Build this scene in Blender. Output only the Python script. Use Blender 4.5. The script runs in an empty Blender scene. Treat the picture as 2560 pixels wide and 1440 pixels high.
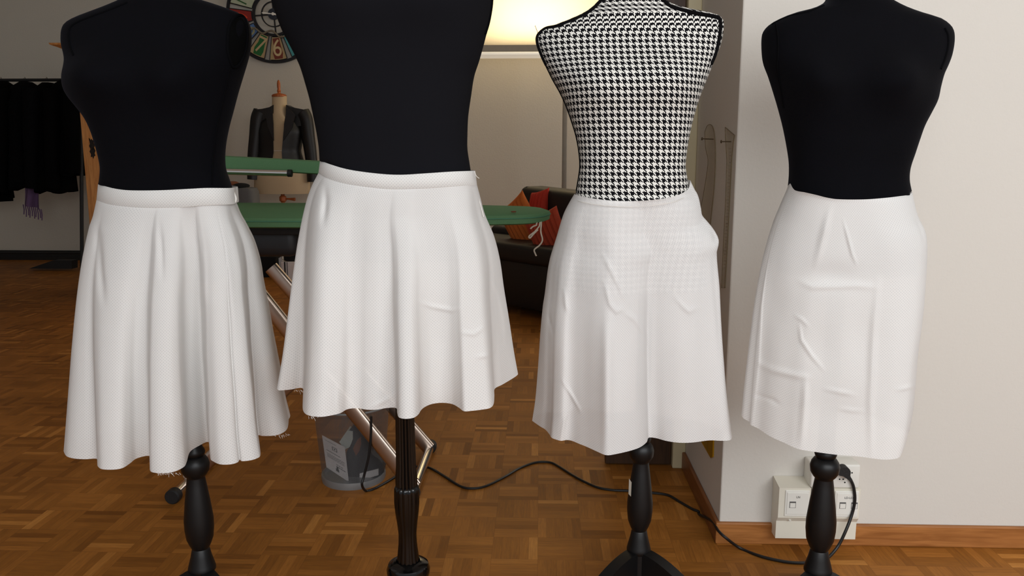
import bpy, bmesh, math, random
from mathutils import Vector, Matrix
from mathutils.bvhtree import BVHTree
random.seed(7)
R = math.radians
col = bpy.context.scene.collection
SC = bpy.context.scene

# ------------------------------------------------------------------ camera
F = 2000.0
CAM = Vector((0, 0, 1.1))
PITCH = math.atan(335 / 2000.0)
YAW = math.atan(70 * math.cos(PITCH) / 2000.0)
cd = bpy.data.cameras.new('camera')
cam = bpy.data.objects.new('camera', cd)
col.objects.link(cam)
cam.location = CAM
cam.rotation_euler = (math.pi / 2 - PITCH, 0, YAW)
cd.sensor_width = 36
cd.lens = 36 * F / 2560
cd.clip_start = 0.05
SC.camera = cam
ROT = cam.rotation_euler.to_matrix()
ROTI = ROT.transposed()

def ray(px, py):
    return ROT @ Vector(((px - 1280) / F, -(py - 720) / F, -1.0))
def at(px, py, Y):
    d = ray(px, py)
    return CAM + d * (Y / d.y)
def atz(px, py, z):
    d = ray(px, py)
    return CAM + d * ((z - CAM.z) / d.z)
def atx(px, py, x):
    d = ray(px, py)
    return CAM + d * (x / d.x)
def proj(p):
    q = ROTI @ (Vector(p) - CAM)
    return (1280 + F * q.x / -q.z, 720 - F * q.y / -q.z)
def lerp(a, b, t):
    return a + (b - a) * t
def interp(tab, x):
    if x <= tab[0][0]: return tab[0][1]
    for (a, b), (c, d) in zip(tab, tab[1:]):
        if x <= c:
            return b if c == a else b + (d - b) * (x - a) / (c - a)
    return tab[-1][1]
def sm_interp(tab, x):
    """smooth (Catmull-Rom / Hermite) 1-D table"""
    n = len(tab)
    if x <= tab[0][0]: return tab[0][1]
    if x >= tab[-1][0]: return tab[-1][1]
    for i in range(n - 1):
        if x <= tab[i + 1][0]:
            x0, y0 = tab[i]; x1, y1 = tab[i + 1]
            h = x1 - x0
            if h < 1e-9: return y1
            t = (x - x0) / h
            def slope(k):
                if k <= 0 or k >= n - 1:
                    a = max(0, k - 1); b = min(n - 1, k + 1)
                else:
                    a, b = k - 1, k + 1
                dx = tab[b][0] - tab[a][0]
                return (tab[b][1] - tab[a][1]) / dx if dx > 1e-9 else 0
            m0, m1 = slope(i) * h, slope(i + 1) * h
            t2, t3 = t * t, t * t * t
            return (2*t3-3*t2+1)*y0 + (t3-2*t2+t)*m0 + (-2*t3+3*t2)*y1 + (t3-t2)*m1
    return tab[-1][1]
def catmull(pts, n):
    """dense smooth polyline through points (tuples of any length)"""
    out = []
    P = [pts[0]] + list(pts) + [pts[-1]]
    for i in range(1, len(P) - 2):
        p0, p1, p2, p3 = P[i-1], P[i], P[i+1], P[i+2]
        for k in range(n):
            t = k / n
            out.append(tuple(0.5 * ((2*b) + (-a + c)*t + (2*a - 5*b + 4*c - d)*t*t + (-a + 3*b - 3*c + d)*t**3)
                             for a, b, c, d in zip(p0, p1, p2, p3)))
    out.append(tuple(pts[-1]))
    return out

# ------------------------------------------------------------------ materials
def new_mat(name):
    m = bpy.data.materials.new(name); m.use_nodes = True
    nt = m.node_tree
    return m, nt, nt.nodes.get('Principled BSDF')
def sset(b, **k):
    for n, v in k.items():
        n = n.replace('_', ' ')
        if n in b.inputs: b.inputs[n].default_value = v
def s2l(c):
    return tuple(((v / 255) / 12.92 if v / 255 <= .04045 else ((v / 255 + .055) / 1.055) ** 2.4) for v in c) + (1,)
def plain(name, rgb, rough=.6, metal=0., noise=0.08, scale=30, bump=0., bscale=200, **k):
    m, nt, b = new_mat(name)
    c = s2l(rgb)
    N = nt.nodes; L = nt.links
    tc = N.new('ShaderNodeTexCoord')
    tx = N.new('ShaderNodeTexNoise'); tx.inputs['Scale'].default_value = scale
    tx.inputs['Detail'].default_value = 4
    L.new(tc.outputs['Object'], tx.inputs['Vector'])
    mx = N.new('ShaderNodeMix'); mx.data_type = 'RGBA'
    mx.inputs['A'].default_value = tuple(v * (1 - noise) for v in c[:3]) + (1,)
    mx.inputs['B'].default_value = tuple(min(1, v * (1 + noise)) for v in c[:3]) + (1,)
    L.new(tx.outputs['Fac'], mx.inputs['Factor'])
    L.new(mx.outputs['Result'], b.inputs['Base Color'])
    sset(b, Roughness=rough, Metallic=metal, **k)
    if bump:
        t2 = N.new('ShaderNodeTexNoise'); t2.inputs['Scale'].default_value = bscale
        t2.inputs['Detail'].default_value = 3
        L.new(tc.outputs['Object'], t2.inputs['Vector'])
        bp = N.new('ShaderNodeBump'); bp.inputs['Strength'].default_value = bump
        bp.inputs['Distance'].default_value = .003
        L.new(t2.outputs['Fac'], bp.inputs['Height'])
        L.new(bp.outputs['Normal'], b.inputs['Normal'])
    return m
class NG:
    """tiny helper to chain math nodes"""
    def __init__(s, nt): s.nt = nt
    def m(s, op, a, b=None, c=None):
        n = s.nt.nodes.new('ShaderNodeMath'); n.operation = op
        for i, v in enumerate((a, b, c)):
            if v is None: continue
            if isinstance(v, (int, float)): n.inputs[i].default_value = v
            else: s.nt.links.new(v, n.inputs[i])
        return n.outputs[0]
def mix_rgb(nt, fac, a, b, mode='MIX'):
    n = nt.nodes.new('ShaderNodeMix'); n.data_type = 'RGBA'; n.blend_type = mode
    for k, v in (('Factor', fac), ('A', a), ('B', b)):
        if isinstance(v, (tuple, float, int)): n.inputs[k].default_value = v
        else: nt.links.new(v, n.inputs[k])
    return n.outputs['Result']
def ramp(nt, fac, stops):
    n = nt.nodes.new('ShaderNodeValToRGB')
    e = n.color_ramp.elements
    while len(e) < len(stops): e.new(.5)
    for el, (p, c) in zip(e, stops): el.position = p; el.color = c
    nt.links.new(fac, n.inputs['Fac'])
    return n.outputs['Color']

def parquet():
    m, nt, b = new_mat('mosaic_parquet'); g = NG(nt); N = nt.nodes; L = nt.links
    tc = N.new('ShaderNodeTexCoord')
    sp = N.new('ShaderNodeSeparateXYZ'); L.new(tc.outputs['Object'], sp.inputs[0])
    S = 1 / .128
    x = g.m('MULTIPLY', sp.outputs[0], S); y = g.m('MULTIPLY', sp.outputs[1], S)
    cx, cy = g.m('FLOOR', x), g.m('FLOOR', y)
    fx, fy = g.m('FRACT', x), g.m('FRACT', y)
    par = g.m('FRACT', g.m('MULTIPLY', g.m('ADD', cx, cy), .5))
    par = g.m('GREATER_THAN', par, .25)
    def sel(a, c):  # par ? a : c
        return g.m('ADD', g.m('MULTIPLY', a, par), g.m('MULTIPLY', c, g.m('SUBTRACT', 1.0, par)))
    across = sel(fx, fy); along = sel(fy, fx)
    a5 = g.m('MULTIPLY', across, 5.0)
    idx = g.m('FLOOR', a5); fa = g.m('FRACT', a5)
    cv = N.new('ShaderNodeCombineXYZ')
    L.new(cx, cv.inputs[0]); L.new(cy, cv.inputs[1]); L.new(idx, cv.inputs[2])
    wn = N.new('ShaderNodeTexWhiteNoise'); wn.noise_dimensions = '3D'; L.new(cv.outputs[0], wn.inputs['Vector'])
    base = ramp(nt, wn.outputs['Value'], [(0, s2l((128, 79, 29))), (.12, s2l((147, 94, 37))), (.5, s2l((158, 102, 42))), (.9, s2l((170, 111, 48))), (1, s2l((192, 132, 64)))])
    # grain, stretched along the slat
    gv = N.new('ShaderNodeCombineXYZ')
    L.new(g.m('ADD', g.m('MULTIPLY', along, 1.5), g.m('MULTIPLY', wn.outputs['Value'], 37.0)), gv.inputs[0])
    L.new(g.m('MULTIPLY', a5, 3.0), gv.inputs[1]); L.new(g.m('ADD', cx, g.m('MULTIPLY', cy, 7.0)), gv.inputs[2])
    gn = N.new('ShaderNodeTexNoise'); gn.inputs['Scale'].default_value = 1.6; gn.inputs['Detail'].default_value = 5
    gn.inputs['Distortion'].default_value = .6
    L.new(gv.outputs[0], gn.inputs['Vector'])
    gr = ramp(nt, gn.outputs['Fac'], [(.3, (.74, .72, .70, 1)), (.7, (1.1, 1.1, 1.1, 1))])
    c1 = mix_rgb(nt, .8, base, gr, 'MULTIPLY')
    # large worn / dirty patches
    ln = N.new('ShaderNodeTexNoise'); ln.inputs['Scale'].default_value = 2.2; ln.inputs['Detail'].default_value = 5
    L.new(tc.outputs['Object'], ln.inputs['Vector'])
    lr = ramp(nt, ln.outputs['Fac'], [(.35, (.82, .80, .78, 1)), (.65, (1.05, 1.05, 1.05, 1))])
    c2 = mix_rgb(nt, 1.0, c1, lr, 'MULTIPLY')
    # joints
    e1 = g.m('MINIMUM', fa, g.m('SUBTRACT', 1.0, fa))
    e2 = g.m('MINIMUM', along, g.m('SUBTRACT', 1.0, along))
    j = g.m('MAXIMUM', g.m('LESS_THAN', e1, .022), g.m('LESS_THAN', e2, .007))
    c3 = mix_rgb(nt, g.m('MULTIPLY', j, .28), c2, s2l((70, 38, 14)))
    L.new(c3, b.inputs['Base Color'])
    L.new(g.m('ADD', g.m('MULTIPLY', gn.outputs['Fac'], .18), .42), b.inputs['Roughness'])
    sset(b, Specular_IOR_Level=.18)
    return m

def houndstooth():
    m, nt, b = new_mat('houndstooth_jersey'); g = NG(nt); N = nt.nodes; L = nt.links
    uv = N.new('ShaderNodeUVMap')
    sp = N.new('ShaderNodeSeparateXYZ'); L.new(uv.outputs[0], sp.inputs[0])
    S = 8 / .0138
    nz = N.new('ShaderNodeTexNoise'); nz.inputs['Scale'].default_value = 900; nz.inputs['Detail'].default_value = 2
    L.new(uv.outputs[0], nz.inputs['Vector'])
    jit = g.m('MULTIPLY', g.m('SUBTRACT', nz.outputs['Fac'], .5), .5)
    u = g.m('ADD', g.m('MULTIPLY', sp.outputs[0], S), jit); v = g.m('ADD', g.m('MULTIPLY', sp.outputs[1], S), jit)
    w = g.m('LESS_THAN', g.m('FRACT', g.m('MULTIPLY', u, 1/8)), .54)
    f = g.m('LESS_THAN', g.m('FRACT', g.m('MULTIPLY', v, 1/8)), .54)
    sh = g.m('LESS_THAN', g.m('FRACT', g.m('MULTIPLY', g.m('ADD', u, v), .25)), .5)
    blk = g.m('ADD', g.m('MULTIPLY', sh, w), g.m('MULTIPLY', g.m('SUBTRACT', 1.0, sh), f))
    c = mix_rgb(nt, blk, s2l((226, 224, 218)), s2l((14, 13, 17)))
    L.new(c, b.inputs['Base Color'])
    sset(b, Roughness=.95, Specular_IOR_Level=.1)
    return m

def dotted_cloth(name, rgb=(240, 239, 237), sheer=.09):
    m, nt, b = new_mat(name); g = NG(nt); N = nt.nodes; L = nt.links
    uv = N.new('ShaderNodeUVMap')
    sp = N.new('ShaderNodeSeparateXYZ'); L.new(uv.outputs[0], sp.inputs[0])
    P = .0062
    v = g.m('MULTIPLY', sp.outputs[1], 2 / P); row = g.m('FLOOR', v)
    off = g.m('MULTIPLY', g.m('FRACT', g.m('MULTIPLY', row, .5)), 1.0)
    u = g.m('ADD', g.m('MULTIPLY', sp.outputs[0], 1 / P), off)
    du = g.m('SUBTRACT', g.m('FRACT', u), .5); dv = g.m('MULTIPLY', g.m('SUBTRACT', g.m('FRACT', v), .5), .5)
    r2 = g.m('ADD', g.m('MULTIPLY', du, du), g.m('MULTIPLY', dv, dv))
    dot = g.m('LESS_THAN', r2, .019)
    tcw = N.new('ShaderNodeTexCoord')
    wv = N.new('ShaderNodeTexNoise'); wv.inputs['Scale'].default_value = 9; wv.inputs['Detail'].default_value = 3
    L.new(tcw.outputs['Object'], wv.inputs['Vector'])
    cb = s2l(rgb)
    c0 = mix_rgb(nt, wv.outputs['Fac'], tuple(x * .96 for x in cb[:3]) + (1,), cb)
    c = mix_rgb(nt, g.m('MULTIPLY', dot, .6), c0, s2l((186, 185, 186)))
    L.new(c, b.inputs['Base Color'])
    sset(b, Roughness=.9, Specular_IOR_Level=.15)
    bp = N.new('ShaderNodeBump'); bp.inputs['Strength'].default_value = .25; bp.inputs['Distance'].default_value = .004
    n2 = N.new('ShaderNodeTexNoise'); n2.inputs['Scale'].default_value = 14; n2.inputs['Detail'].default_value = 4
    L.new(tcw.outputs['Object'], n2.inputs['Vector'])
    L.new(n2.outputs['Fac'], bp.inputs['Height']); L.new(bp.outputs['Normal'], b.inputs['Normal'])
    tr = N.new('ShaderNodeBsdfTranslucent'); L.new(c, tr.inputs['Color'])
    tp = N.new('ShaderNodeBsdfTransparent')
    m1 = N.new('ShaderNodeMixShader'); m1.inputs[0].default_value = .14
    L.new(b.outputs[0], m1.inputs[1]); L.new(tr.outputs[0], m1.inputs[2])
    m2 = N.new('ShaderNodeMixShader'); m2.inputs[0].default_value = sheer
    L.new(m1.outputs[0], m2.inputs[1]); L.new(tp.outputs[0], m2.inputs[2])
    L.new(m2.outputs[0], N['Material Output'].inputs['Surface'])
    return m

def wood(name, dark, light, scale=6, axis='X', rough=.45, stretch=12):
    m, nt, b = new_mat(name); N = nt.nodes; L = nt.links
    tc = N.new('ShaderNodeTexCoord'); mp = N.new('ShaderNodeMapping')
    s = {'X': (1, stretch, stretch), 'Y': (stretch, 1, stretch), 'Z': (stretch, stretch, 1)}[axis]
    mp.inputs['Scale'].default_value = s
    L.new(tc.outputs['Object'], mp.inputs['Vector'])
    n = N.new('ShaderNodeTexNoise'); n.inputs['Scale'].default_value = scale; n.inputs['Detail'].default_value = 6
    n.inputs['Distortion'].default_value = .8
    L.new(mp.outputs[0], n.inputs['Vector'])
    c = ramp(nt, n.outputs['Fac'], [(.3, s2l(dark)), (.7, s2l(light))])
    L.new(c, b.inputs['Base Color']); sset(b, Roughness=rough, Specular_IOR_Level=.35)
    return m

def see_through(name, rgb, alpha, rough=.25, pattern=None):
    """tinted sheet: principled mixed with transparency"""
    m, nt, b = new_mat(name); N = nt.nodes; L = nt.links; g = NG(nt)
    sset(b, Base_Color=s2l(rgb), Roughness=rough)
    tp = N.new('ShaderNodeBsdfTransparent')
    mx = N.new('ShaderNodeMixShader')
    if pattern:
        uv = N.new('ShaderNodeUVMap'); sp = N.new('ShaderNodeSeparateXYZ'); L.new(uv.outputs[0], sp.inputs[0])
        a = g.m('FRACT', g.m('MULTIPLY', g.m('ADD', sp.outputs[0], sp.outputs[1]), 1 / pattern))
        c = g.m('FRACT', g.m('MULTIPLY', g.m('SUBTRACT', sp.outputs[0], sp.outputs[1]), 1 / pattern))
        h = g.m('MULTIPLY', g.m('GREATER_THAN', a, .22), g.m('GREATER_THAN', c, .22))
        L.new(g.m('SUBTRACT', 1.0, h), mx.inputs[0])
    else:
        mx.inputs[0].default_value = alpha
    L.new(tp.outputs[0], mx.inputs[1]); L.new(b.outputs[0], mx.inputs[2])
    L.new(mx.outputs[0], N['Material Output'].inputs['Surface'])
    return m

def velvet(name, rgb, sheen, tint):
    m = plain(name, rgb, rough=.9, noise=.35, scale=18, bump=.1, bscale=400, Specular_IOR_Level=.12)
    b = m.node_tree.nodes['Principled BSDF']
    sset(b, Sheen_Weight=sheen, Sheen_Roughness=.35, Sheen_Tint=tint)
    return m

M = {}
M['floor'] = parquet()
M['wall'] = plain('white_plaster_wall', (214, 209, 201), rough=.85, noise=.02, scale=3, bump=.18, bscale=120, Specular_IOR_Level=.2)
M['ceiling'] = plain('white_ceiling', (225, 222, 215), rough=.9, noise=.02)
M['wall_far'] = plain('white_textured_wall', (200, 194, 182), rough=.9, noise=.02, scale=4, bump=.35, bscale=70, Specular_IOR_Level=.15)
M['frame_paint'] = plain('cream_door_frame_paint', (196, 184, 150), rough=.45, noise=.03)
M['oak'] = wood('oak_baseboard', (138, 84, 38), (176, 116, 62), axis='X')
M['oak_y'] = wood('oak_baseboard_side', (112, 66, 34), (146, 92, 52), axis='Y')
M['dark_door'] = wood('dark_brown_door', (50, 32, 18), (70, 46, 26), axis='Z')
M['black_base'] = plain('black_baseboard_paint', (26, 27, 28), rough=.5)
M['velvet'] = velvet('black_velvet', (3, 3, 7), .035, (.35, .4, .6, 1))
M['jersey'] = plain('black_stretch_jersey', (18, 18, 22), rough=.95, noise=.1, scale=300, Specular_IOR_Level=.1)
M['hounds'] = houndstooth()
M['piping'] = plain('black_piping_cord', (9, 8, 10), rough=.95, noise=.2, Specular_IOR_Level=.1)
M['seam'] = plain('black_overlock_seam', (9, 9, 11), rough=1., noise=.3, scale=900, Specular_IOR_Level=.05)
M['cloth'] = dotted_cloth('white_dotted_cotton')
M['cloth_band'] = dotted_cloth('white_dotted_cotton_band', (244, 243, 240))
M['cloth_sheer'] = dotted_cloth('white_sheer_dotted_cotton', (248, 247, 246), .18)
M['thread'] = plain('white_thread', (225, 222, 216), rough=.9)
M['stand'] = plain('satin_black_wood', (12, 12, 13), rough=.42, noise=.15, Specular_IOR_Level=.35)
M['gloss'] = plain('gloss_black_lacquer', (9, 8, 8), rough=.12, noise=.1, Specular_IOR_Level=.5)
M['sticker'] = plain('white_paper_label', (222, 218, 205), rough=.7)
M['ink'] = plain('grey_print', (90, 88, 86), rough=.8)
M['chrome'] = plain('polished_steel', (215, 212, 208), rough=.12, metal=1., noise=.03)
M['chrome_brush'] = plain('brushed_steel', (200, 182, 168), rough=.28, metal=1., noise=.05)
M['rubber'] = plain('black_rubber', (18, 18, 19), rough=.6, bump=.2)
M['green'] = plain('green_felt_cover', (98, 138, 100), rough=.95, noise=.12, scale=500, bump=.2, bscale=600, Specular_IOR_Level=.1)
M['green_edge'] = plain('green_felt_edge', (86, 136, 108), rough=.95, noise=.12, scale=500, Specular_IOR_Level=.1)
M['cord_white'] = plain('white_cotton_cord', (205, 196, 180), rough=.9, bump=.3, bscale=600)
M['cable'] = plain('black_cable', (14, 14, 15), rough=.45)
M['plastic_w'] = plain('cream_plastic', (226, 221, 206), rough=.4, noise=.02)
M['plastic_w2'] = plain('white_plastic', (232, 230, 222), rough=.38, noise=.02)
M['hole'] = plain('dark_hole', (14, 13, 12), rough=.8)
M['leather'] = plain('dark_leather', (18, 17, 15), rough=.55, noise=.15, bump=.15, bscale=300)
M['orange'] = plain('orange_corduroy', (196, 104, 40), rough=.9, noise=.12, scale=60)
M['red'] = plain('red_corduroy', (172, 44, 26), rough=.9, noise=.12, scale=60)
M['rust'] = plain('rust_corduroy', (168, 62, 36), rough=.9, noise=.12, scale=60)
M['metal_g'] = plain('grey_lamp_metal', (128, 122, 112), rough=.45, metal=.3)
M['lamp_lip'] = plain('white_lamp_lip', (240, 236, 222), rough=.35, Emission_Strength=.35, Emission_Color=(1, .93, .78, 1))
M['pine'] = wood('honey_pine', (176, 112, 56), (212, 150, 86), axis='Z', rough=.4)
M['iron_old'] = plain('blackened_iron', (34, 27, 22), rough=.5, metal=.5)
M['linen'] = plain('cream_linen', (196, 174, 142), rough=.9, noise=.05, scale=200, Specular_IOR_Level=.1)
M['beech'] = wood('orange_beech', (150, 78, 36), (186, 104, 54), axis='Z', rough=.4)
M['tape'] = plain('white_tape', (214, 204, 190), rough=.9)
M['jacket'] = plain('black_leather_jacket', (12, 11, 11), rough=.5, noise=.2, bump=.2, bscale=90)
M['coat'] = plain('black_wool', (8, 8, 8), rough=1., noise=.3, scale=40, Specular_IOR_Level=.05)
M['fur'] = plain('black_fluffy_wool', (12, 12, 13), rough=1., noise=.5, scale=60, bump=1., bscale=160, Specular_IOR_Level=.05)
M['purple'] = plain('purple_scarf_wool', (98, 74, 106), rough=1., noise=.25, scale=90)
M['bin'] = see_through('silver_wire_mesh', (112, 115, 118), .55, rough=.4, pattern=.0036)
sset(M['bin'].node_tree.nodes['Principled BSDF'], Metallic=.4)
M['bin_rim'] = plain('silver_painted_steel', (150, 152, 153), rough=.35, metal=.5)
M['paper'] = plain('white_paper', (214, 208, 206), rough=.8)
M['dark_pl'] = plain('anthracite_plastic', (38, 40, 44), rough=.45)
M['grey_pl'] = plain('pale_grey_plastic', (190, 196, 190), rough=.4)
M['acrylic'] = see_through('clear_acrylic', (214, 200, 168), .20, rough=.1)
M['acrylic_edge'] = see_through('clear_acrylic_edge', (120, 100, 70), .55, rough=.2)
M['amber'] = see_through('amber_acrylic', (196, 146, 20), .8, rough=.15)
M['nail'] = plain('bronzed_nail', (98, 84, 66), rough=.35, metal=.8)
M['greybag'] = plain('grey_canvas', (98, 98, 98), rough=.95, noise=.1)
M['brown_cl'] = plain('brown_cloth', (122, 74, 50), rough=.95)
M['blackcl'] = plain('black_cloth', (14, 14, 15), rough=1.)
M['orangepl'] = plain('orange_cardboard', (190, 108, 36), rough=.6)
M['clock_blk'] = plain('black_clock_iron', (26, 25, 30), rough=.5, metal=.3)
M['navy'] = plain('navy_hub', (24, 32, 46), rough=.5)
M['wire'] = plain('aged_steel_wire', (150, 142, 126), rough=.4, metal=.7)

# ------------------------------------------------------------------ mesh builder
WL = {}
class MB:
    def __init__(s): s.v = []; s.f = []; s.uv = None
    def quad(s, a, b, c, d):
        n = len(s.v); s.v += [Vector(a), Vector(b), Vector(c), Vector(d)]; s.f.append((n, n+1, n+2, n+3)); return s
    def grid(s, rows, close=False, uvs=None, flip=False):
        n0 = len(s.v); nc = len(rows[0])
        for r in rows: s.v += [Vector(p) for p in r]
        for i in range(len(rows) - 1):
            for j in range(nc if close else nc - 1):
                k = (j + 1) % nc
                q = (n0+i*nc+j, n0+i*nc+k, n0+(i+1)*nc+k, n0+(i+1)*nc+j)
                s.f.append(q[::-1] if flip else q)
        return s
    def cap(s, idx): s.f.append(tuple(idx)); return s
    def bm_add(s, bm):
        n = len(s.v); bm.verts.index_update()
        s.v += [v.co.copy() for v in bm.verts]
        s.f += [tuple(n + v.index for v in f.verts) for f in bm.faces]
        bm.free(); return s
    def box(s, lo, hi, bevel=0., seg=2, mat=None):
        bm = bmesh.new(); bmesh.ops.create_cube(bm, size=1)
        lo, hi = Vector(lo), Vector(hi)
        for v in bm.verts:
            v.co = Vector(((lo[i] + hi[i]) / 2 + v.co[i] * (hi[i] - lo[i])) for i in range(3))
        if bevel: bmesh.ops.bevel(bm, geom=bm.edges[:], offset=bevel, segments=seg, affect='EDGES', profile=.5)
        if mat is not None: bmesh.ops.transform(bm, matrix=mat, verts=bm.verts)
        return s.bm_add(bm)
    def tube(s, pts, r, n=10, caps=True, flat=None):
        pts = [Vector(p) for p in pts]
        rr = r if isinstance(r, (list, tuple)) else [r] * len(pts)
        t0 = (pts[1] - pts[0]).normalized()
        up = Vector((0, 0, 1)) if abs(t0.z) < .9 else Vector((0, 1, 0))
        a = t0.cross(up).normalized()
        rows = []
        for i, p in enumerate(pts):
            t = (pts[min(i+1, len(pts)-1)] - pts[max(i-1, 0)])
            t = t.normalized() if t.length > 1e-9 else t0
            a = (a - t * a.dot(t)); a = a.normalized() if a.length > 1e-9 else t.orthogonal().normalized()
            b = t.cross(a)
            k = flat if flat else 1.0
            rows.append([p + a * (rr[i] * math.cos(2*math.pi*j/n)) + b * (rr[i] * k * math.sin(2*math.pi*j/n)) for j in range(n)])
        n0 = len(s.v); s.grid(rows, close=True)
        if caps:
            s.f.append(tuple(range(n0 + n - 1, n0 - 1, -1)))
            e = n0 + (len(rows) - 1) * n
            s.f.append(tuple(range(e, e + n)))
        return s
    def lathe(s, prof, c, n=40, flute=0, famp=0., cap=True, tilt=None):
        c = Vector(c); rows = []
        for r, z in prof:
            row = []
            for j in range(n):
                a = 2 * math.pi * j / n
                rr = r
                if flute: rr = r - famp * r * (0.5 + .5 * math.cos(flute * a)) ** 2
                p = Vector((rr * math.cos(a), rr * math.sin(a), z))
                if tilt is not None: p = tilt @ p
                row.append(c + p)
            rows.append(row)
        n0 = len(s.v); s.grid(rows, close=True)
        if cap:
            s.f.append(tuple(range(n0 + n - 1, n0 - 1, -1)))
            e = n0 + (len(rows) - 1) * n
            s.f.append(tuple(range(e, e + n)))
        return s
    def prism(s, poly, vec):
        """extrude a planar polygon (3-D points) along vec"""
        n0 = len(s.v); n = len(poly); vec = Vector(vec)
        s.v += [Vector(p) for p in poly] + [Vector(p) + vec for p in poly]
        s.f.append(tuple(range(n0 + n - 1, n0 - 1, -1))); s.f.append(tuple(range(n0 + n, n0 + 2*n)))
        for i in range(n):
            j = (i + 1) % n
            s.f.append((n0+i, n0+j, n0+n+j, n0+n+i))
        return s
    def build(s, name, mat, parent=None, base=None, smooth=True, uv=None, sharp=35):
        me = bpy.data.meshes.new(name)
        if parent is not None: off = WL[parent.name]
        elif base is not None: off = Vector(base)
        else:
            xs = [v.x for v in s.v]; ys = [v.y for v in s.v]
            off = Vector(((min(xs)+max(xs))/2, (min(ys)+max(ys))/2, min(v.z for v in s.v)))
        me.from_pydata([tuple(v - off) for v in s.v], [], s.f)
        bm = bmesh.new(); bm.from_mesh(me)
        bmesh.ops.recalc_face_normals(bm, faces=bm.faces[:])
        bm.to_mesh(me); bm.free()
        if uv is not None:
            ul = me.uv_layers.new(name='UVMap')
            for lp in me.loops: ul.data[lp.index].uv = uv[lp.vertex_index]
        me.materials.append(mat)
        if smooth:
            for p in me.polygons: p.use_smooth = True
            me.set_sharp_from_angle(angle=R(sharp))
        o = bpy.data.objects.new(name, me); col.objects.link(o)
        if parent is not None:
            o.parent = parent; WL[o.name] = WL[parent.name].copy()
        else:
            o.location = off; WL[o.name] = off.copy()
        return o
def empty(name, loc):
    o = bpy.data.objects.new(name, None); col.objects.link(o)
    o.location = loc; o.empty_display_size = .05; WL[o.name] = Vector(loc)
    return o
def tag(o, label, cat, group=None, kind=None):
    o['label'] = label; o['category'] = cat
    if group: o['group'] = group
    if kind: o['kind'] = kind
    return o
def struct(o, label=None):
    o['kind'] = 'structure'
    if label: o['label'] = label
    return o
def text_mb(txt, size, mtx, depth=.0006):
    cu = bpy.data.curves.new('txt', 'FONT'); cu.body = txt; cu.size = size
    cu.align_x = 'CENTER'; cu.align_y = 'CENTER'; cu.extrude = depth
    ob = bpy.data.objects.new('txt', cu); col.objects.link(ob)
    dg = bpy.context.evaluated_depsgraph_get()
    me = bpy.data.meshes.new_from_object(ob.evaluated_get(dg))
    mb = MB(); mb.v = [mtx @ v.co for v in me.vertices]; mb.f = [tuple(p.vertices) for p in me.polygons]
    bpy.data.objects.remove(ob); bpy.data.curves.remove(cu); bpy.data.meshes.remove(me)
    return mb
FACE = Matrix(((1, 0, 0), (0, 0, -1), (0, 1, 0)))   # local XY -> world XZ, facing -Y
def face_m(loc, roll=0.):
    return Matrix.Translation(loc) @ FACE.to_4x4() @ Matrix.Rotation(roll, 4, 'Z')

# ------------------------------------------------------------------ the setting
YW = 2.17          # the near white wall on the right
XJ = .52           # its end face (the reveal of the opening)
YJ = 2.73
YF = 8.2           # far wall
struct(MB().box((-6.2, -1.6, -.1), (4.2, YF + .2, 0)).build('floor', M['floor'], base=(0, 0, 0), smooth=False))
struct(MB().box((-6.2, -1.6, 2.9), (4.2, YF + .2, 3.0)).build('ceiling', M['ceiling'], smooth=False))
struct(MB().box((-6.2, YF, 0), (4.2, YF + .15, 2.9)).build('wall_far', M['wall_far'], smooth=False))
struct(MB().box((-6.2, -1.6, 0), (-6.05, YF, 2.9)).build('wall_left', M['wall'], smooth=False))
struct(MB().box((4.05, YJ, 0), (4.2, YF, 2.9)).build('wall_side', M['wall_far'], smooth=False))
struct(MB().box((XJ, YW, 0), (4.2, YJ, 2.9), bevel=.004).build('wall_right', M['wall'], smooth=False))
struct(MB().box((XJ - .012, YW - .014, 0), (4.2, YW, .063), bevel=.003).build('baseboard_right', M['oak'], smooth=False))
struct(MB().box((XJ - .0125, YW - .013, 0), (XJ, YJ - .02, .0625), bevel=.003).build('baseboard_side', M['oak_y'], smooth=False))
struct(MB().box((-6.05, YF - .02, 0), (4.05, YF, .10)).box((-6.05, YF - .03, 0), (4.05, YF - .02, .035)).build('baseboard_far', M['black_base'], smooth=False))
struct(MB().box((XJ - .045, YJ - .02, 0), (XJ, YJ + .03, 2.6), bevel=.004).build('trim_1', M['frame_paint'], smooth=False))
d1 = struct(MB().box((.24, YJ + .005, .004), (XJ - .047, YJ + .045, 2.5), bevel=.003).build('door_1', M['dark_door'], smooth=False))
hp = at(1717, 392, YJ)
MB().box((hp.x - .012, YJ - .018, hp.z - .018), (hp.x + .006, YJ + .005, hp.z + .018), bevel=.002).build('door_handle', M['rubber'], d1, smooth=False)
hp = at(1717, 430, YJ)
MB().box((hp.x - .010, YJ - .012, hp.z - .014), (hp.x + .006, YJ + .005, hp.z + .014), bevel=.002).build('lock_plate', M['rubber'], d1, smooth=False)

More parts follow.
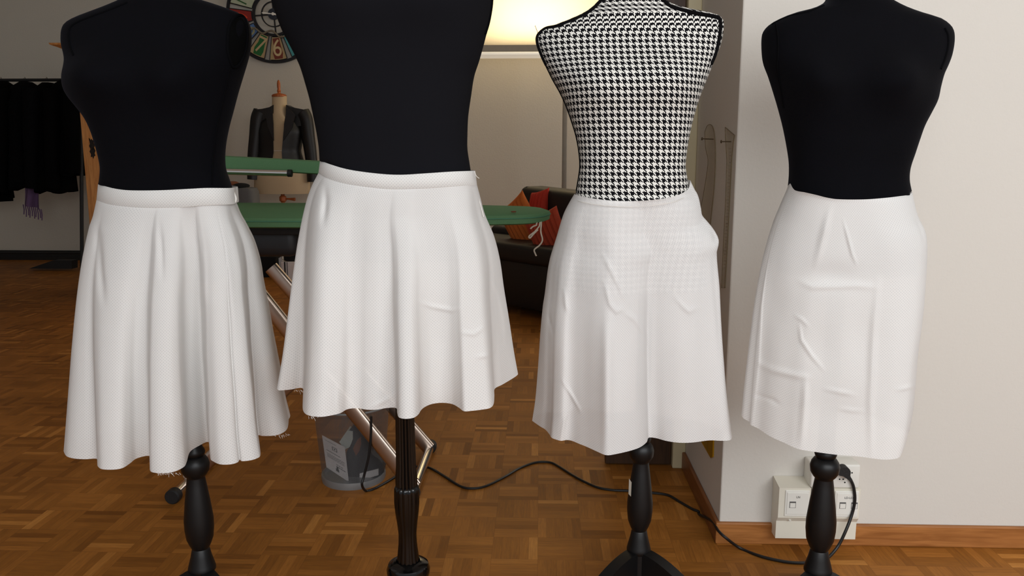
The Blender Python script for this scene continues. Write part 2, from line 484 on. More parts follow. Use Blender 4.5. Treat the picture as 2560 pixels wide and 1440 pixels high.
# ------------------------------------------------------------------ dress forms
NT = 72
def torso(parent, name, d0, left, right, depth, mat, bumps=(), skew=None):
    """loft of cross-sections measured off the figure's outline"""
    y0, y1 = left[0][0], left[-1][0]
    rows = []; uvs = []
    nrow = int((y1 - y0) / 7)
    vacc = 0.
    for i in range(nrow + 1):
        py = lerp(y0, y1, i / nrow)
        pl, pr = sm_interp(left, py), sm_interp(right, py)
        A, B = at(pl, py, d0), at(pr, py, d0)
        z = (A.z + B.z) / 2
        cx = (A.x + B.x) / 2; a = (B.x - A.x) / 2
        bf = sm_interp([(q[0], q[1]) for q in depth], py); bb = sm_interp([(q[0], q[2]) for q in depth], py)
        bf = min(bf, a * 1.15 + .002); bb = min(bb, a * 1.15 + .002)
        row = []
        for j in range(NT):
            th = 2 * math.pi * j / NT            # 0 = front (towards -Y)
            sx, cy = math.sin(th), math.cos(th)
            e = 2 / 2.35
            x = a * math.copysign(abs(sx) ** e, sx)
            yy = -(bf if cy > 0 else bb) * math.copysign(abs(cy) ** e, cy)
            p = Vector((cx + x, d0 + yy, z))
            if cy > 0:
                for (bx, by, wx, wy, amp) in bumps:
                    q = proj(p)
                    p.y -= amp * math.exp(-((q[0]-bx)/wx)**2 - ((q[1]-by)/wy)**2) * min(1, cy * 2.2)
            row.append(p)
        wt = min(1, max(0, (py - 25) / 70))
        def seglen(p, q): return math.sqrt((p.x-q.x)**2 + wt * (p.y-q.y)**2)
        u = [0.] * NT; acc = 0
        for j in range(1, NT // 2 + 1): acc += seglen(row[j], row[j-1]); u[j] = acc
        acc = 0
        for j in range(NT - 1, NT // 2, -1): acc -= seglen(row[j], row[(j+1) % NT]); u[j] = acc
        if rows: vacc -= (row[0] - rows[-1][0]).length * .6 + abs(row[0].z - rows[-1][0].z) * .4
        uvs += [(u[j], vacc) for j in range(NT)]
        rows.append(row)
    mb = MB().grid(rows, close=True)
    mb.cap(range(NT)); e = (len(rows) - 1) * NT; mb.cap(range(e + NT - 1, e - 1, -1))
    bvh = BVHTree.FromPolygons([tuple(v) for v in mb.v], mb.f)
    o = mb.build(name, mat, parent, uv=uvs, sharp=60)
    def on(px, py, lift=.0015):
        d = ray(px, py).normalized()
        h = bvh.ray_cast(CAM, d)
        if h[0] is None:
            q = bvh.find_nearest(at(px, py, d0)); p = q[0]
            return Vector(p) - d * lift
        return Vector(h[0]) - d * lift
    return o, on
def seam(parent, on, pts, r, name='seam', mat='seam', n=6, lift=.001):
    P = [on(x, y, lift) for x, y in catmull(pts, n)]
    return MB().tube(P, r, 8).build(name, M[mat], parent)

def turned_stand(parent, c, ztop, mats, k=1.0, pole_top=.8, legs=(215, 325, 90), dz=0.):
    c = Vector((c[0], c[1], 0))
    pr = [(.017, pole_top), (.017, .445), (.021, .438), (.0225, .432), (.021, .427), (.0185, .423), (.0225, .421), (.0275, .413), (.030, .403), (.0285, .389), (.023, .379), (.0185, .374),
          (.0185, .372), (.0215, .350), (.026, .315), (.0305, .272), (.0305, .250), (.028, .226), (.022, .209), (.0175, .200),
          (.0185, .198), (.022, .180), (.0265, .163), (.0275, .158), (.029, .153), (.029, .147), (.0265, .143), (.022, .141)]
    pr = [(r, z + dz) for r, z in pr]
    MB().lathe([(r * k, z) for r, z in pr[::-1]], c, 40).build('stand_pole', mats, parent, sharp=50)
    MB().lathe([(.020, .045), (.026, .05), (.026, .143+dz), (.02, .145+dz)], c, 28).build('hub', mats, parent)
    for ang in legs:
        a = R(ang); d = Vector((math.cos(a), math.sin(a), 0)); t = Vector((-d.y, d.x, 0)) * .0155
        top = []; bot = []
        z1 = .150 + dz
        for i in range(15):
            u = i / 14
            rr = .018 + .23 * u
            zz = .022 + (z1 - .022) * (1 - u ** 1.75)
            top.append(c + d * rr + Vector((0, 0, zz)))
            rb = .018 + .20 * u
            zb = .085 * (1 - u ** 1.6)
            bot.append(c + d * rb + Vector((0, 0, max(zb, 0))))
        mb = MB()
        rows = [[p - t, p + t, q + t, q - t] for p, q in zip(top, bot)]
        mb.grid(rows, close=True); mb.cap((0, 1, 2, 3)); e = len(rows)*4; mb.cap((e-1, e-2, e-3, e-4))
        mb.build('leg', mats, parent, sharp=40)

# outlines measured in the photo's frame: (y, x)
def yx(l): return [(b, a) for a, b in l]
D1, D2, D3, D4 = 1.70, 1.62, 1.83, 1.745
# --- 1: black velvet form, left
pc = at(497, 1300, D1)
f1 = tag(empty('dress_form', (pc.x, D1, 0)), 'black velvet dress form turned slightly left, leftmost, wearing the full flared skirt', 'dress form', 'dress forms on stands')
L1 = yx([(345,-150),(340,-90),(336,-40),(326,-12),(313,3),(272,21),(234,35),(195.5,50),(175,62.5),(168,76),(167,94),(171,118),(180,139),(187,156),(189,174),(187,198),(188.6,222),(197,243),(213,267),(230,295),(244,330),(254.5,368),(261.5,399),(264,423),(261,451),(257,470),(250,520),(235,600),(235,690)])
R1 = yx([(438,-150),(442,-90),(452,-40),(476,-12),(501,0),(539,12),(584,28),(605,38),(617,55.5),(622.5,80),(621,111),(614,142),(602,180.5),(588,226),(574,278),(563.5,319),(556.5,357.5),(554,392),(556.5,423),(565,448),(572,470),(580,520),(600,600),(600,690)])
dep1 = [(-150,.05,.05),(-20,.055,.06),(30,.075,.085),(90,.095,.10),(170,.115,.11),(240,.115,.11),(320,.10,.10),(410,.088,.092),(470,.088,.095),(560,.10,.12),(700,.10,.12)]
t1, on1 = torso(f1, 'torso', D1, L1, R1, dep1, M['velvet'], bumps=[(238,195,75,62,.045),(440,200,75,62,.035)])
# armhole pad seen on its right side
ring = [(569+0,100),(572,70),(582,48),(597,38),(611,46),(618,75),(617,108),(610,138),(598,160),(584,168),(575,150),(569,125),(569,100)]
seam(f1, on1, ring, .0035, 'armhole_seam')
inner = [on1(lerp(594, x, .86), lerp(104, y, .92), .003) for x, y in catmull(ring, 5)[:-1]]
mb = MB(); mb.v = inner + [on1(594, 104, .003)]
mb.f = [(i, (i+1) % len(inner), len(inner)) for i in range(len(inner))]
mb.build('armhole_pad', M['coat'], f1)
seam(f1, on1, [(575,165),(562,230),(548,290),(537,350),(531,410),(530,462)], .0016, 'side_seam')
seam(f1, on1, [(318,6),(272,25),(234,39),(196,54),(178,66),(173,78),(172,94),(176,118),(184,138)], .002, 'shoulder_seam')
turned_stand(f1, (pc.x, D1), .8, M['stand'], 1.06, .80, dz=.002, legs=(235, 318, 113))
# --- 2: large black jersey form
pc2 = at(1017, 1250, D2)
f2 = tag(empty('dress_form', (pc2.x, D2, 0)), 'large plain black jersey dress form on glossy fluted stand, second from left', 'dress form', 'dress forms on stands')
L2 = yx([(840,-460),(835,-380),(812,-340),(740,-300),(690,-262),(668,-215),(661,-160),(664,-90),(673,-35),(685,0),(697,37),(713,80),(732,117),(747,147),(758,173),(770,213),(780,250),(790,297),(797,333),(802,367),(804,400),(806,440),(800,500),(790,560),(785,640)])
R2 = yx([(1010,-460),(1015,-380),(1045,-340),(1120,-300),(1185,-262),(1222,-215),(1238,-160),(1240,-90),(1237,-35),(1233,0),(1228,30),(1220,67),(1210,107),(1197,153),(1185,190),(1177,240),(1170,290),(1168,333),(1168,373),(1173,407),(1178,440),(1185,500),(1195,560),(1195,640)])
dep2 = [(-460,.06,.06),(-340,.07,.08),(-250,.09,.10),(-120,.12,.115),(0,.128,.12),(120,.12,.115),(260,.108,.105),(400,.10,.10),(460,.10,.105),(560,.105,.12),(650,.105,.12)]
t2, on2 = torso(f2, 'torso', D2, L2, R2, dep2, M['jersey'], bumps=[(850,-10,110,90,.03),(1080,-10,110,90,.03)])
seam(f2, on2, [(1226,-60),(1229,0),(1222,50),(1212,85)], .0035, 'armhole_seam')
c2 = Vector((pc2.x, D2, 0))
MB().lathe([(.0205, .62), (.0195, .59), (.0215, .44), (.0235, .415), (.0235, .394)][::-1], c2, 96, flute=16, famp=.14).build('fluted_shaft', M['gloss'], f2, sharp=70)
MB().lathe([(.017, .85), (.017, .64), (.026, .63), (.029, .615), (.026, .60), (.019, .598)][::-1], c2, 40).build('upper_collar', M['gloss'], f2)
MB().lathe([(.0235, .397), (.0265, .391), (.027, .38), (.027, .357), (.0255, .336), (.0222, .312), (.0195, .286), (.0200, .264), (.0225, .240), (.0240, .226), (.0245, .220)][::-1], c2, 96, flute=14, famp=.07).build('turned_shaft', M['gloss'], f2, sharp=70)
MB().lathe([(.026, .223), (.034, .221), (.0435, .215), (.0475, .204), (.0465, .192), (.040, .181), (.034, .175), (.030, .15), (.034, .10), (.045, .07), (.05, .05), (.0, .05)][::-1], c2, 48, cap=False).build('base_ring', M['gloss'], f2)
for ang in (205, 335, 97):
    a = R(ang); d = Vector((math.cos(a), math.sin(a), 0))
    P = [c2 + d * r + Vector((0, 0, z)) for r, z in catmull([(.02, .10), (.08, .115), (.15, .085), (.21, .03), (.245, .018)], 5)]
    MB().tube(P, [lerp(.022, .014, i / (len(P)-1)) for i in range(len(P))], 12).build('leg', M['gloss'], f2)
# --- 3: houndstooth form
pc3 = at(1600, 1250, D3)
f3 = tag(empty('dress_form', (pc3.x, D3, 0)), 'black and white houndstooth dress form with black piping, wearing the panelled skirt', 'dress form', 'dress forms on stands')
L3 = yx([(1530,-120),(1528,-70),(1518,-25),(1497,0),(1479,18),(1457,32.5),(1425,47),(1389,61),(1360,72),(1342,88.5),(1341,108),(1351,137),(1363,162.5),(1381,199),(1399,231),(1414,264),(1428,303),(1439,339),(1446,376),(1449,412),(1446,441),(1440,477),(1432,520),(1412,570),(1396,640),(1392,720)])
R3 = yx([(1636,-120),(1638,-70),(1648,-25),(1663,0),(1681,13),(1717,23.5),(1753,31),(1789.5,38),(1806,50.5),(1808,72),(1804,101),(1793,134),(1779,166),(1759,213),(1746,246),(1735,282),(1726,318),(1719,354),(1714,390),(1712,415),(1715,437),(1722,477),(1734,520),(1748,570),(1762,640),(1762,720)])
dep3 = [(-120,.045,.05),(0,.046,.055),(35,.05,.06),(70,.056,.075),(130,.08,.095),(200,.108,.105),(300,.10,.10),(410,.088,.09),(480,.092,.10),(560,.10,.115),(720,.11,.12)]
t3, on3 = torso(f3, 'torso', D3, L3, R3, dep3, M['hounds'], bumps=[(1490,215,80,65,.028),(1668,205,80,65,.028)])
def inset(l, k, y0, y1):
    return [(x + k, y) for y, x in l if y0 <= y <= y1]
MB().tube([on3(x, y, .0) for x, y in catmull([(x + 3, y + 5) if y < 70 else (x + 4, y) for y, x in L3 if -70 <= y <= 88] + [(x + 3.5, y) for y, x in L3 if 88 < y <= 166], 6)], .0043, 8).build('piping', M['piping'], f3)
MB().tube([on3(x, y, .0) for x, y in catmull([(x + 1.5, y) for y, x in L3 if 162 <= y <= 480], 6)], .0022, 8).build('side_seam', M['piping'], f3)
MB().tube([on3(x, y, .0) for x, y in catmull([(x - 2, y + 4) for y, x in R3 if -70 <= y < 45] + [(1799, 50), (1800, 72), (1796, 101), (1788, 134), (1777, 160)], 6)], .0046, 8).build('piping', M['piping'], f3)
turned_stand(f3, (pc3.x, D3), .8, M['stand'], 1.0, .78, legs=(222, 318, 80), dz=0.)
st = at(1575, 1222, D3 - .028)
stk = MB().quad((pc3.x - .0292, D3 - .010, st.z - .021), (pc3.x - .0245, D3 - .0205, st.z - .023), (pc3.x - .0238, D3 - .0205, st.z + .013), (pc3.x - .0288, D3 - .010, st.z + .018)).build('paper_label', M['sticker'], f3, smooth=False)
stk['label'] = 'small white paper label'
# --- 4: black velvet form, right
pc4 = at(2053, 1300, D4)
f4 = tag(empty('dress_form', (pc4.x, D4, 0)), 'black dress form standing before the white wall, rightmost, wearing the straight skirt', 'dress form', 'dress forms on stands')
L4 = yx([(2084,-150),(2082,-80),(2078,-30),(2068,0),(2053,11),(2024,23.5),(1981,34),(1952,45),(1930.5,56),(1916,69),(1909,83),(1908,119),(1912.5,155),(1925,188),(1938,227.5),(1952,274.5),(1963,318),(1972,365),(1977.5,404.5),(1978,433),(1976,462),(1970,510),(1955,580),(1950,680)])
R4 = yx([(2196,-150),(2198,-80),(2203,-30),(2214,0),(2227,9),(2259,25),(2306,41.5),(2342,52),(2360,63),(2373,79),(2375,105),(2367.5,141),(2357,166),(2344,191),(2335,220),(2328,253),(2313,285),(2299,314),(2288,347),(2277,383),(2266,419),(2264,448),(2270,480),(2276,510),(2285,580),(2280,680)])
dep4 = [(-150,.05,.05),(-20,.055,.06),(40,.075,.085),(100,.095,.10),(190,.115,.105),(260,.112,.105),(340,.098,.098),(430,.085,.09),(500,.085,.095),(580,.085,.11),(700,.085,.11)]
t4, on4 = torso(f4, 'torso', D4, L4, R4, dep4, M['velvet'], bumps=[(2030,205,72,62,.038),(2235,205,72,62,.042)])
seam(f4, on4, [(1940,60),(1945,90),(1946,130),(1944,170),(1952,215),(1960,270)], .0018, 'armhole_seam')
seam(f4, on4, [(2362,70),(2370,90),(2369,120),(2361,150),(2352,172)], .0025, 'armhole_seam')
seam(f4, on4, [(2060,14),(2024,28),(1981,38),(1952,49),(1930,61)], .002, 'shoulder_seam')
turned_stand(f4, (pc4.x, D4), .8, M['stand'], 1.08, .80, legs=(222, 315, 69), dz=.0)

# ------------------------------------------------------------------ skirts
def seg_dist(px, py, a, b):
    ax, ay = a; bx, by = b
    dx, dy = bx - ax, by - ay
    L = dx*dx + dy*dy
    t = 0 if L == 0 else max(0, min(1, ((px-ax)*dx + (py-ay)*dy) / L))
    return math.hypot(px - ax - t*dx, py - ay - t*dy), t
def skirt(name, label, d0, Yfront, kflat, top, hem, silL, silR, bf=.10, bb=.10, hb=.16, creases=(), soft=(), pexp=.58, qexp=1.1, NF=300, NB=90, NR=130, backfold=5, ck=1., mat='cloth'):
    fr = max(hem, key=lambda p: p[1])
    zh = at(fr[0], fr[1], Yfront).z
    # hem in plan
    pts = []
    for (px, py, wx) in hem:
        P = atz(px, py, zh)
        Y = Yfront + (P.y - Yfront) * kflat
        P = at(px, py, Y)
        pts.append((P.x, P.y, P.z, wx))
    dense = catmull(pts, 10)
    # resample by arc length
    acc = [0.]
    for a, b in zip(dense, dense[1:]): acc.append(acc[-1] + math.hypot(a[0]-b[0], a[1]-b[1]) + .15 * abs(a[3]-b[3]) / 1000)
    samp = []; k = 0
    for i in range(NF):
        s = acc[-1] * i / (NF - 1)
        while k < len(acc) - 2 and acc[k+1] < s: k += 1
        t = 0 if acc[k+1] == acc[k] else (s - acc[k]) / (acc[k+1] - acc[k])
        samp.append(tuple(lerp(a, b, t) for a, b in zip(dense[k], dense[k+1])))
    wl, wr = top[0][0], top[-1][0]; cw = (wl + wr) / 2; aw = (wr - wl) / 2
    W = []; H = []
    mono = wl
    for s in samp:
        wx = min(max(s[3], wl), wr); mono = max(mono, wx); wx = mono
        wy = sm_interp(top, wx)
        q = max(0., 1 - abs((wx - cw) / aw) ** 2.6)
        W.append(at(wx, wy, d0 - bf * q ** (1/2.6))); H.append(Vector(s[:3]))
    PL, PR = W[0], W[-1]; HL, HR = H[0], H[-1]
    for i in range(1, NB):
        ph = math.pi * i / NB; c, sn = math.cos(ph), math.sin(ph)
        u = (1 - c) / 2
        W.append(Vector((lerp(PR.x, PL.x, u), lerp(PR.y, PL.y, u) + bb * sn, lerp(PR.z, PL.z, u) + .004 * sn)))
        H.append(Vector((lerp(HR.x, HL.x, u), lerp(HR.y, HL.y, u) + hb * sn + .016 * sn * math.sin(backfold * 2 * ph), lerp(HR.z, HL.z, u) + .01 * sn)))
    n = len(W)
    # smoothed hem, for the broad shape; the rest is flutes that fade upwards
    Hs = H[:]
    K = 26
    for it in range(2):
        T = Hs[:]
        for i in range(n):
            v = Vector((0, 0, 0))
            for j in range(-K, K + 1): v += T[(i + j) % n]
            Hs[i] = v / (2*K + 1)
    rows = []
    for r in range(NR + 1):
        t = r / NR
        row = []
        for i in range(n):
            p = W[i] + (Hs[i] - W[i]) * t ** pexp + (H[i] - Hs[i]) * t ** qexp
            p.z = W[i].z + (H[i].z - W[i].z) * t
            row.append(p)
        pr = [proj(p) for p in row]
        a = min(range(n), key=lambda i: pr[i][0]); b = max(range(n), key=lambda i: pr[i][0])
        Lx, Rx = sm_interp(silL, pr[a][1]), sm_interp(silR, pr[b][1])
        x0, x1 = pr[a][0], pr[b][0]
        for i in range(n):
            nx = Lx + (pr[i][0] - x0) / (x1 - x0) * (Rx - Lx)
            row[i].x = at(nx, pr[i][1], row[i].y).x
            if i < NF:
                dy = 0.
                for (poly, w, amp) in creases:
                    best = 1e9; tt = 0
                    for s_, (A, B) in enumerate(zip(poly, poly[1:])):
                        dd, t_ = seg_dist(nx, pr[i][1], A, B)
                        if dd < best: best = dd; tt = (s_ + t_) / (len(poly) - 1)
                    if best < 3 * w:
                        dy += ck * amp * math.exp(-(best / w) ** 2) * math.sin(math.pi * min(1, max(0, .06 + .88 * tt)))
                for (bx, by, wx_, wy_, amp) in soft:
                    dy += amp * math.exp(-((nx - bx) / wx_) ** 2 - ((pr[i][1] - by) / wy_) ** 2)
                row[i].y -= dy * min(1, t * 8)
        rows.append(row)
    uv = []
    ul = [0.]; mid = rows[int(NR * .6)]
    for i in range(1, n): ul.append(ul[-1] + (mid[i] - mid[i-1]).length)
    for r in range(NR + 1):
        for i in range(n): uv.append((ul[i], (1 - r / NR) * (W[0].z - zh)))
    o = MB().grid(rows, close=True).build(name, M[mat], None, base=(rows[0][0].x * .5 + PR.x * .5, d0, zh), uv=uv, sharp=180)
    tag(o, label, 'skirt', 'white sample skirts')
    return o, rows, NF
def strip(name, parent, top, bot, d0, bf, bb, mat, off=.002, NF=90, NB=40):
    rows = [[], [], [], []]
    lines = []
    for tab, k in ((top, 0), (bot, 1)):
        wl, wr = tab[0][0], tab[-1][0]; cw = (wl + wr) / 2; aw = (wr - wl) / 2
        line = []
        for i in range(NF):
            ph = math.pi * i / (NF - 1)
            wx = cw - aw * math.copysign(abs(math.cos(ph)) ** (2/2.6), math.cos(ph)); wy = sm_interp(tab, wx)
            line.append(at(wx, wy, d0 - (bf + off) * math.sin(ph) ** (2/2.6)))
        A, B = line[-1], line[0]
        for i in range(1, NB):
            ph = math.pi * i / NB; u = (1 - math.cos(ph)) / 2
            line.append(Vector((lerp(A.x, B.x, u), d0 + (bb + off) * math.sin(ph), lerp(A.z, B.z, u))))
        lines.append(line)
    n = len(lines[0]); R_ = []
    for t in [0, .04, .5, 1.0, 1.07]:
        ins = .0016 if t == 0 else (.0028 if t > 1 else 0)
        R_.append([lines[0][i].lerp(lines[1][i], t) + Vector((0, ins if i < NF else -ins, 0)) for i in range(n)])
    ul = [0.]
    for i in range(1, n): ul.append(ul[-1] + (R_[2][i] - R_[2][i-1]).length)
    uv = [(ul[i], r.z) for row in R_ for i, r in enumerate(row)]
    return MB().grid(R_, close=True).build(name, mat, parent, uv=uv, sharp=180)
def threads(parent, starts, rnd, name='loose_thread'):
    for (x, y, Y) in starts:
        mb = MB()
        p = at(x, y, Y); P = [p.copy()]
        dx, dy = rnd.uniform(-.2, 1.), rnd.uniform(.4, 1.)
        L = rnd.uniform(.002, .010)
        for k in range(4):
            p = p + Vector((dx * L / 4, rnd.uniform(-.001, .001), -dy * L / 4)); dx += rnd.uniform(-.4, .4); P.append(p.copy())
        mb.tube(P, .00025, 4)
        mb.build(name, M['thread'], parent)

# skirt 1 : full circle skirt with deep flutes
hem1 = [(159,1128,241),(166,1140,243),(184,1146,247),(213,1148,253),(243,1147,260),(244.5,1158,263),(246,1166,268),(257,1173,285),(286,1174,320),(309,1170,345),(327,1159,365),(345,1146,380),(377,1140,396),(378,1160,399),(379,1177,402),(391,1182,412),(411,1183,422),(432,1181,432),(449,1176,440),(466,1166,448),(472,1154,455),(480,1130,464),(502,1115,478),(527,1105,494),(530,1128,498),(532,1147,502),(540,1154,508),(557,1161,520),(583,1161,535),(601,1156,545),(606.6,1149,549),(612,1153,553),(633,1151,562),(650,1146,568),(659,1138,572),(657,1112,576),(653,1089,579),(665,1090,583),(694,1089,586),(716,1082,588),(728,1070,589),(731,1048,590)]
bt1 = [(245,459),(251,462),(271,468),(294.5,473),(327,476),(402,475.6),(475,472),(513,470),(574.5,470),(588,468)]
bb1 = [(241,500),(271,510),(315,516),(373,519),(432,518),(504.5,512),(580,508),(591,504)]
sL1 = yx([(241,500),(232,540),(222,570),(205,650),(192,740),(180,860),(169,1000),(159,1128)])
sR1 = yx([(591,504),(601,530),(620,565),(637,600),(652,650),(660,700),(672,760),(684,830),(700,910),(714,990),(727,1045),(730,1075)])
s1, rows1, _ = skirt('flared_skirt', 'white dotted full skirt in deep folds, lowest hem, on the leftmost form', D1, 1.53, .95, bb1, hem1, sL1, sR1, bf=.105, bb=.11, hb=.13, pexp=.6, qexp=1.05,
   creases=[([(398,545),(402,620),(405,700)], 7, -.004), ([(490,545),(505,640),(512,760)], 8, .005), ([(550,560),(575,680),(590,850)], 9, .005), ([(243,560),(250,680),(258,760)], 9, -.006)])
strip('waistband', s1, bt1, bb1, D1, .105, .11, M['cloth_band'])
rnd = random.Random(3)
threads(s1, [(rnd.uniform(392, 448), 1182, 1.53) for _ in range(22)] + [(rnd.uniform(662, 722), rnd.uniform(1082, 1089), 1.72) for _ in range(16)], rnd)
MB().tube([at(x, y, D1 - .03) for x, y in catmull([(582,470),(585,482),(590,496),(588,506)], 4)], .0018, 6).build('zip_edge', M['thread'], s1)
# skirt 2
hem2 = [(692,972,797),(699,976,800),(725,974,805),(757,971,811),(757,1000,815),(757,1022,820),(762,1033,828),(774,1039,838),(800,1042,856),(825,1039,872),(850,1033,888),(866,1024,900),(880,1021,912),(898,1021,926),(917,1024,940),(942,1024,956),(967,1020,972),(990,1020,986),(993,1032,991),(996,1042,996),(1004,1046,1004),(1018,1047,1014),(1035,1044,1024),(1046,1036,1032),(1053,1025,1040),(1063,1017,1050),(1080,1010,1064),(1105,1007,1084),(1130,1010,1104),(1147,1019,1118),(1160,1028,1128),(1180,1027,1140),(1205,1024,1154),(1225,1020,1164),(1234,1010,1170),(1236,990,1174),(1237,972,1178),(1255,962,1183),(1272,952,1187),(1288,942,1190),(1295,936,1192)]
bt2 = [(800,401),(820,409),(855,420),(892,427.5),(955,435),(1000,437),(1055,434),(1130,429),(1188,427)]
bb2 = [(796,432),(817,445),(855,457),(905,465),(980,472),(1055,470),(1130,465),(1192,460)]
sL2 = yx([(796,432),(778,468),(763,515),(747,590),(733,680),(719,790),(706,890),(692,972)])
sR2 = yx([(1192,460),(1200,490),(1212,535),(1235,590),(1250,650),(1260,720),(1273,800),(1285,880),(1295,936)])
s2, rows2, _ = skirt('flared_skirt', 'white dotted short flared skirt with curved waistband, wavy hem, on the fluted stand', D2, 1.45, .95, bb2, hem2, sL2, sR2, bf=.112, bb=.115, hb=.14, pexp=.56, qexp=1.1,
   creases=[([(1040,752),(1080,765),(1130,775),(1150,770)], 5, .0035), ([(1226,690),(1250,740),(1262,800),(1265,860)], 6, .004), ([(1225,705),(1232,800),(1234,900)], 8, .006), ([(1150,830),(1185,835),(1215,815)], 5, .003), ([(1190,893),(1220,888),(1236,870)], 5, .004), ([(812,450),(814,500),(808,560)], 8, -.008), ([(920,1022),(955,1005),(990,985)], 5, .002), ([(845,960),(845,1010),(850,1034)], 5, .003)],
   soft=[(1010,600,40,140,-.006),(1090,740,70,90,.004),(800,720,30,200,.006),(900,600,60,150,-.003)])
strip('waistband', s2, bt2, bb2, D2, .112, .115, M['cloth_band'])
MB().tube([at(x, y, D2 - .05) for x, y in catmull([(1186,428),(1191,440),(1198,446)], 4)], .0005, 5).tube([at(x, y, D2 - .012) for x, y in catmull([(1186,430),(1189,460),(1197,495),(1206,530),(1209,542)], 4)], .0008, 6).build('zip_edge', M['thread'], s2)
threads(s2, [(rnd.uniform(735, 757), 975, 1.6) for _ in range(7)] + [(rnd.uniform(770, 800), 1041, 1.46) for _ in range(8)], rnd)
# skirt 3
hem3 = [(1330,1052,1437),(1350,1066,1442),(1363,1074,1446),(1373,1086,1450),(1380,1096,1455),(1401,1102,1466),(1416,1100,1474),(1429,1102,1482),(1448,1110,1492),(1468,1118,1502),(1495,1130,1517),(1514,1137,1528),(1534,1136,1540),(1574,1127,1564),(1600,1118,1580),(1616,1106,1592),(1622,1095,1598),(1640,1096,1612),(1666,1103,1632),(1698,1107,1655),(1732,1106,1680),(1772,1101,1704),(1806,1102,1717),(1825,1100,1722),(1830,1092,1724)]
tp3 = [(1436,485),(1455,491),(1496,498),(1537,502),(1591,502.6),(1645,498),(1686,490),(1707,481),(1720,469),(1725,446)]
sL3 = yx([(1436,485),(1424,505),(1409,535),(1392,590),(1373,655),(1361,740),(1357,765),(1351,830),(1344,930),(1338,1000),(1330,1054)])
sR3 = yx([(1725,446),(1732,468),(1746,495),(1752,520),(1757,545),(1768,558),(1786,580),(1797,600),(1792,632),(1799,720),(1803,800),(1808,880),(1816,980),(1826,1060),(1831,1096)])
s3, rows3, _ = skirt('panelled_skirt', 'white slightly see-through panelled skirt with plain top edge on the houndstooth form', D3, 1.70, .9, tp3, hem3, sL3, sR3, bf=.105, bb=.11, hb=.10, pexp=.5, qexp=1.1, ck=.85, mat='cloth_sheer',
   creases=[([(1505,635),(1525,670),(1545,710),(1560,745)], 6, .004), ([(1510,705),(1525,760),(1540,778),(1560,770)], 6, .005), ([(1520,800),(1517,860),(1516,950),(1516,1040),(1515,1130)], 16, .012), ([(1617,690),(1617,800),(1618,950),(1620,1095)], 6, -.006), ([(1560,780),(1590,800),(1608,830),(1616,860)], 7, .005), ([(1685,740),(1710,768),(1722,778),(1742,768)], 6, .004), ([(1410,720),(1414,760),(1418,780)], 5, .004), ([(1405,950),(1430,990),(1452,1030)], 4, .005), ([(1430,1005),(1412,1050),(1401,1100)], 4, .003), ([(1371,785),(1378,815),(1384,840)], 4, -.004), ([(1780,572),(1790,595),(1785,605)], 6, -.008), ([(1783,620),(1786,700),(1796,800),(1804,900)], 7, -.004)],
   soft=[(1455,900,25,160,-.006),(1570,960,35,120,.004),(1660,1000,50,120,-.004),(1720,900,40,150,.004),(1385,950,14,160,-.006)])
MB().tube([at(x, sm_interp(tp3, x) + 14, D3 - (.108) * max(0, 1 - abs((x - 1580.5) / 146) ** 2.6) ** (1/2.6) - .004) for x in range(1440, 1716, 6)], .0006, 5).build('top_stitching', M['thread'], s3)
pm = at(1508, 631, D3 - .155)
# skirt 4
hem4 = [(1853,1041,1972),(1857,1046,1973),(1872,1055,1976),(1875,1062,1978),(1895,1072,1988),(1914,1085,2000),(1932,1095,2012),(1959,1107,2030),(1982,1118,2046),(2001,1124,2060),(2038,1130,2088),(2091,1137,2126),(2143,1141,2166),(2188,1147,2206),(2209,1149,2224),(2230,1148,2242),(2246,1144,2256),(2254,1134,2266),(2262,1112,2274),(2270,1085,2281)]
tp4 = [(1972,459),(1977,469),(1984,476),(2009,481),(2038,487.5),(2064,494),(2091,498),(2157,498.6),(2209,495),(2252,490),(2270,487),(2281,481)]
sL4 = yx([(1972,459),(1964,480),(1953,505),(1931,560),(1908,640),(1890,730),(1876,830),(1863,940),(1853,1041)])
sR4 = yx([(2281,481),(2287,510),(2297,545),(2312,575),(2318,605),(2318,650),(2314,720),(2308,790),(2296,880),(2290,950),(2284,1020),(2274,1075),(2262,1112),(2255,1138)])
s4, rows4, _ = skirt('straight_skirt', 'white straight skirt with raw waist and darts on the rightmost form', D4, 1.635, .5, tp4, hem4, sL4, sR4, bf=.105, bb=.105, hb=.10, pexp=.45, qexp=1.0, ck=.7,
   creases=[([(2082,500),(2068,545),(2054,600),(2040,660)], 9, .009), ([(2108,550),(2118,590),(2130,635),(2142,660)], 4, .005), ([(2000,705),(2030,717),(2080,716),(2140,714),(2190,718)], 7, .006), ([(1985,787),(2005,800),(2022,815)], 4, .004), ([(1998,812),(2003,850),(2030,890),(2060,925)], 5, .005), ([(1885,900),(1930,925),(1990,938),(2022,944)], 8, .006), ([(2014,945),(2010,1010),(2002,1120)], 9, .008), ([(2060,972),(2100,980),(2140,988)], 5, .004), ([(2098,1022),(2130,1027),(2160,1028)], 4, .003), ([(2195,700),(2186,800),(2180,900),(2175,1000),(2178,1140)], 9, .008), ([(2240,975),(2262,970),(2285,965)], 4, .004), ([(1968,482),(1940,550),(1916,640),(1902,760),(1895,900),(1879,1060)], 5, .006), ([(1885,985),(1930,1000),(1950,1012)], 5, -.004), ([(2285,540),(2302,570),(2312,610)], 5, -.004)],
   soft=[(2080,690,70,30,-.007),(2160,850,45,80,-.005),(2050,860,40,60,-.004),(1940,760,30,70,-.005),(2230,620,40,60,.004),(2100,1040,60,50,-.004)])

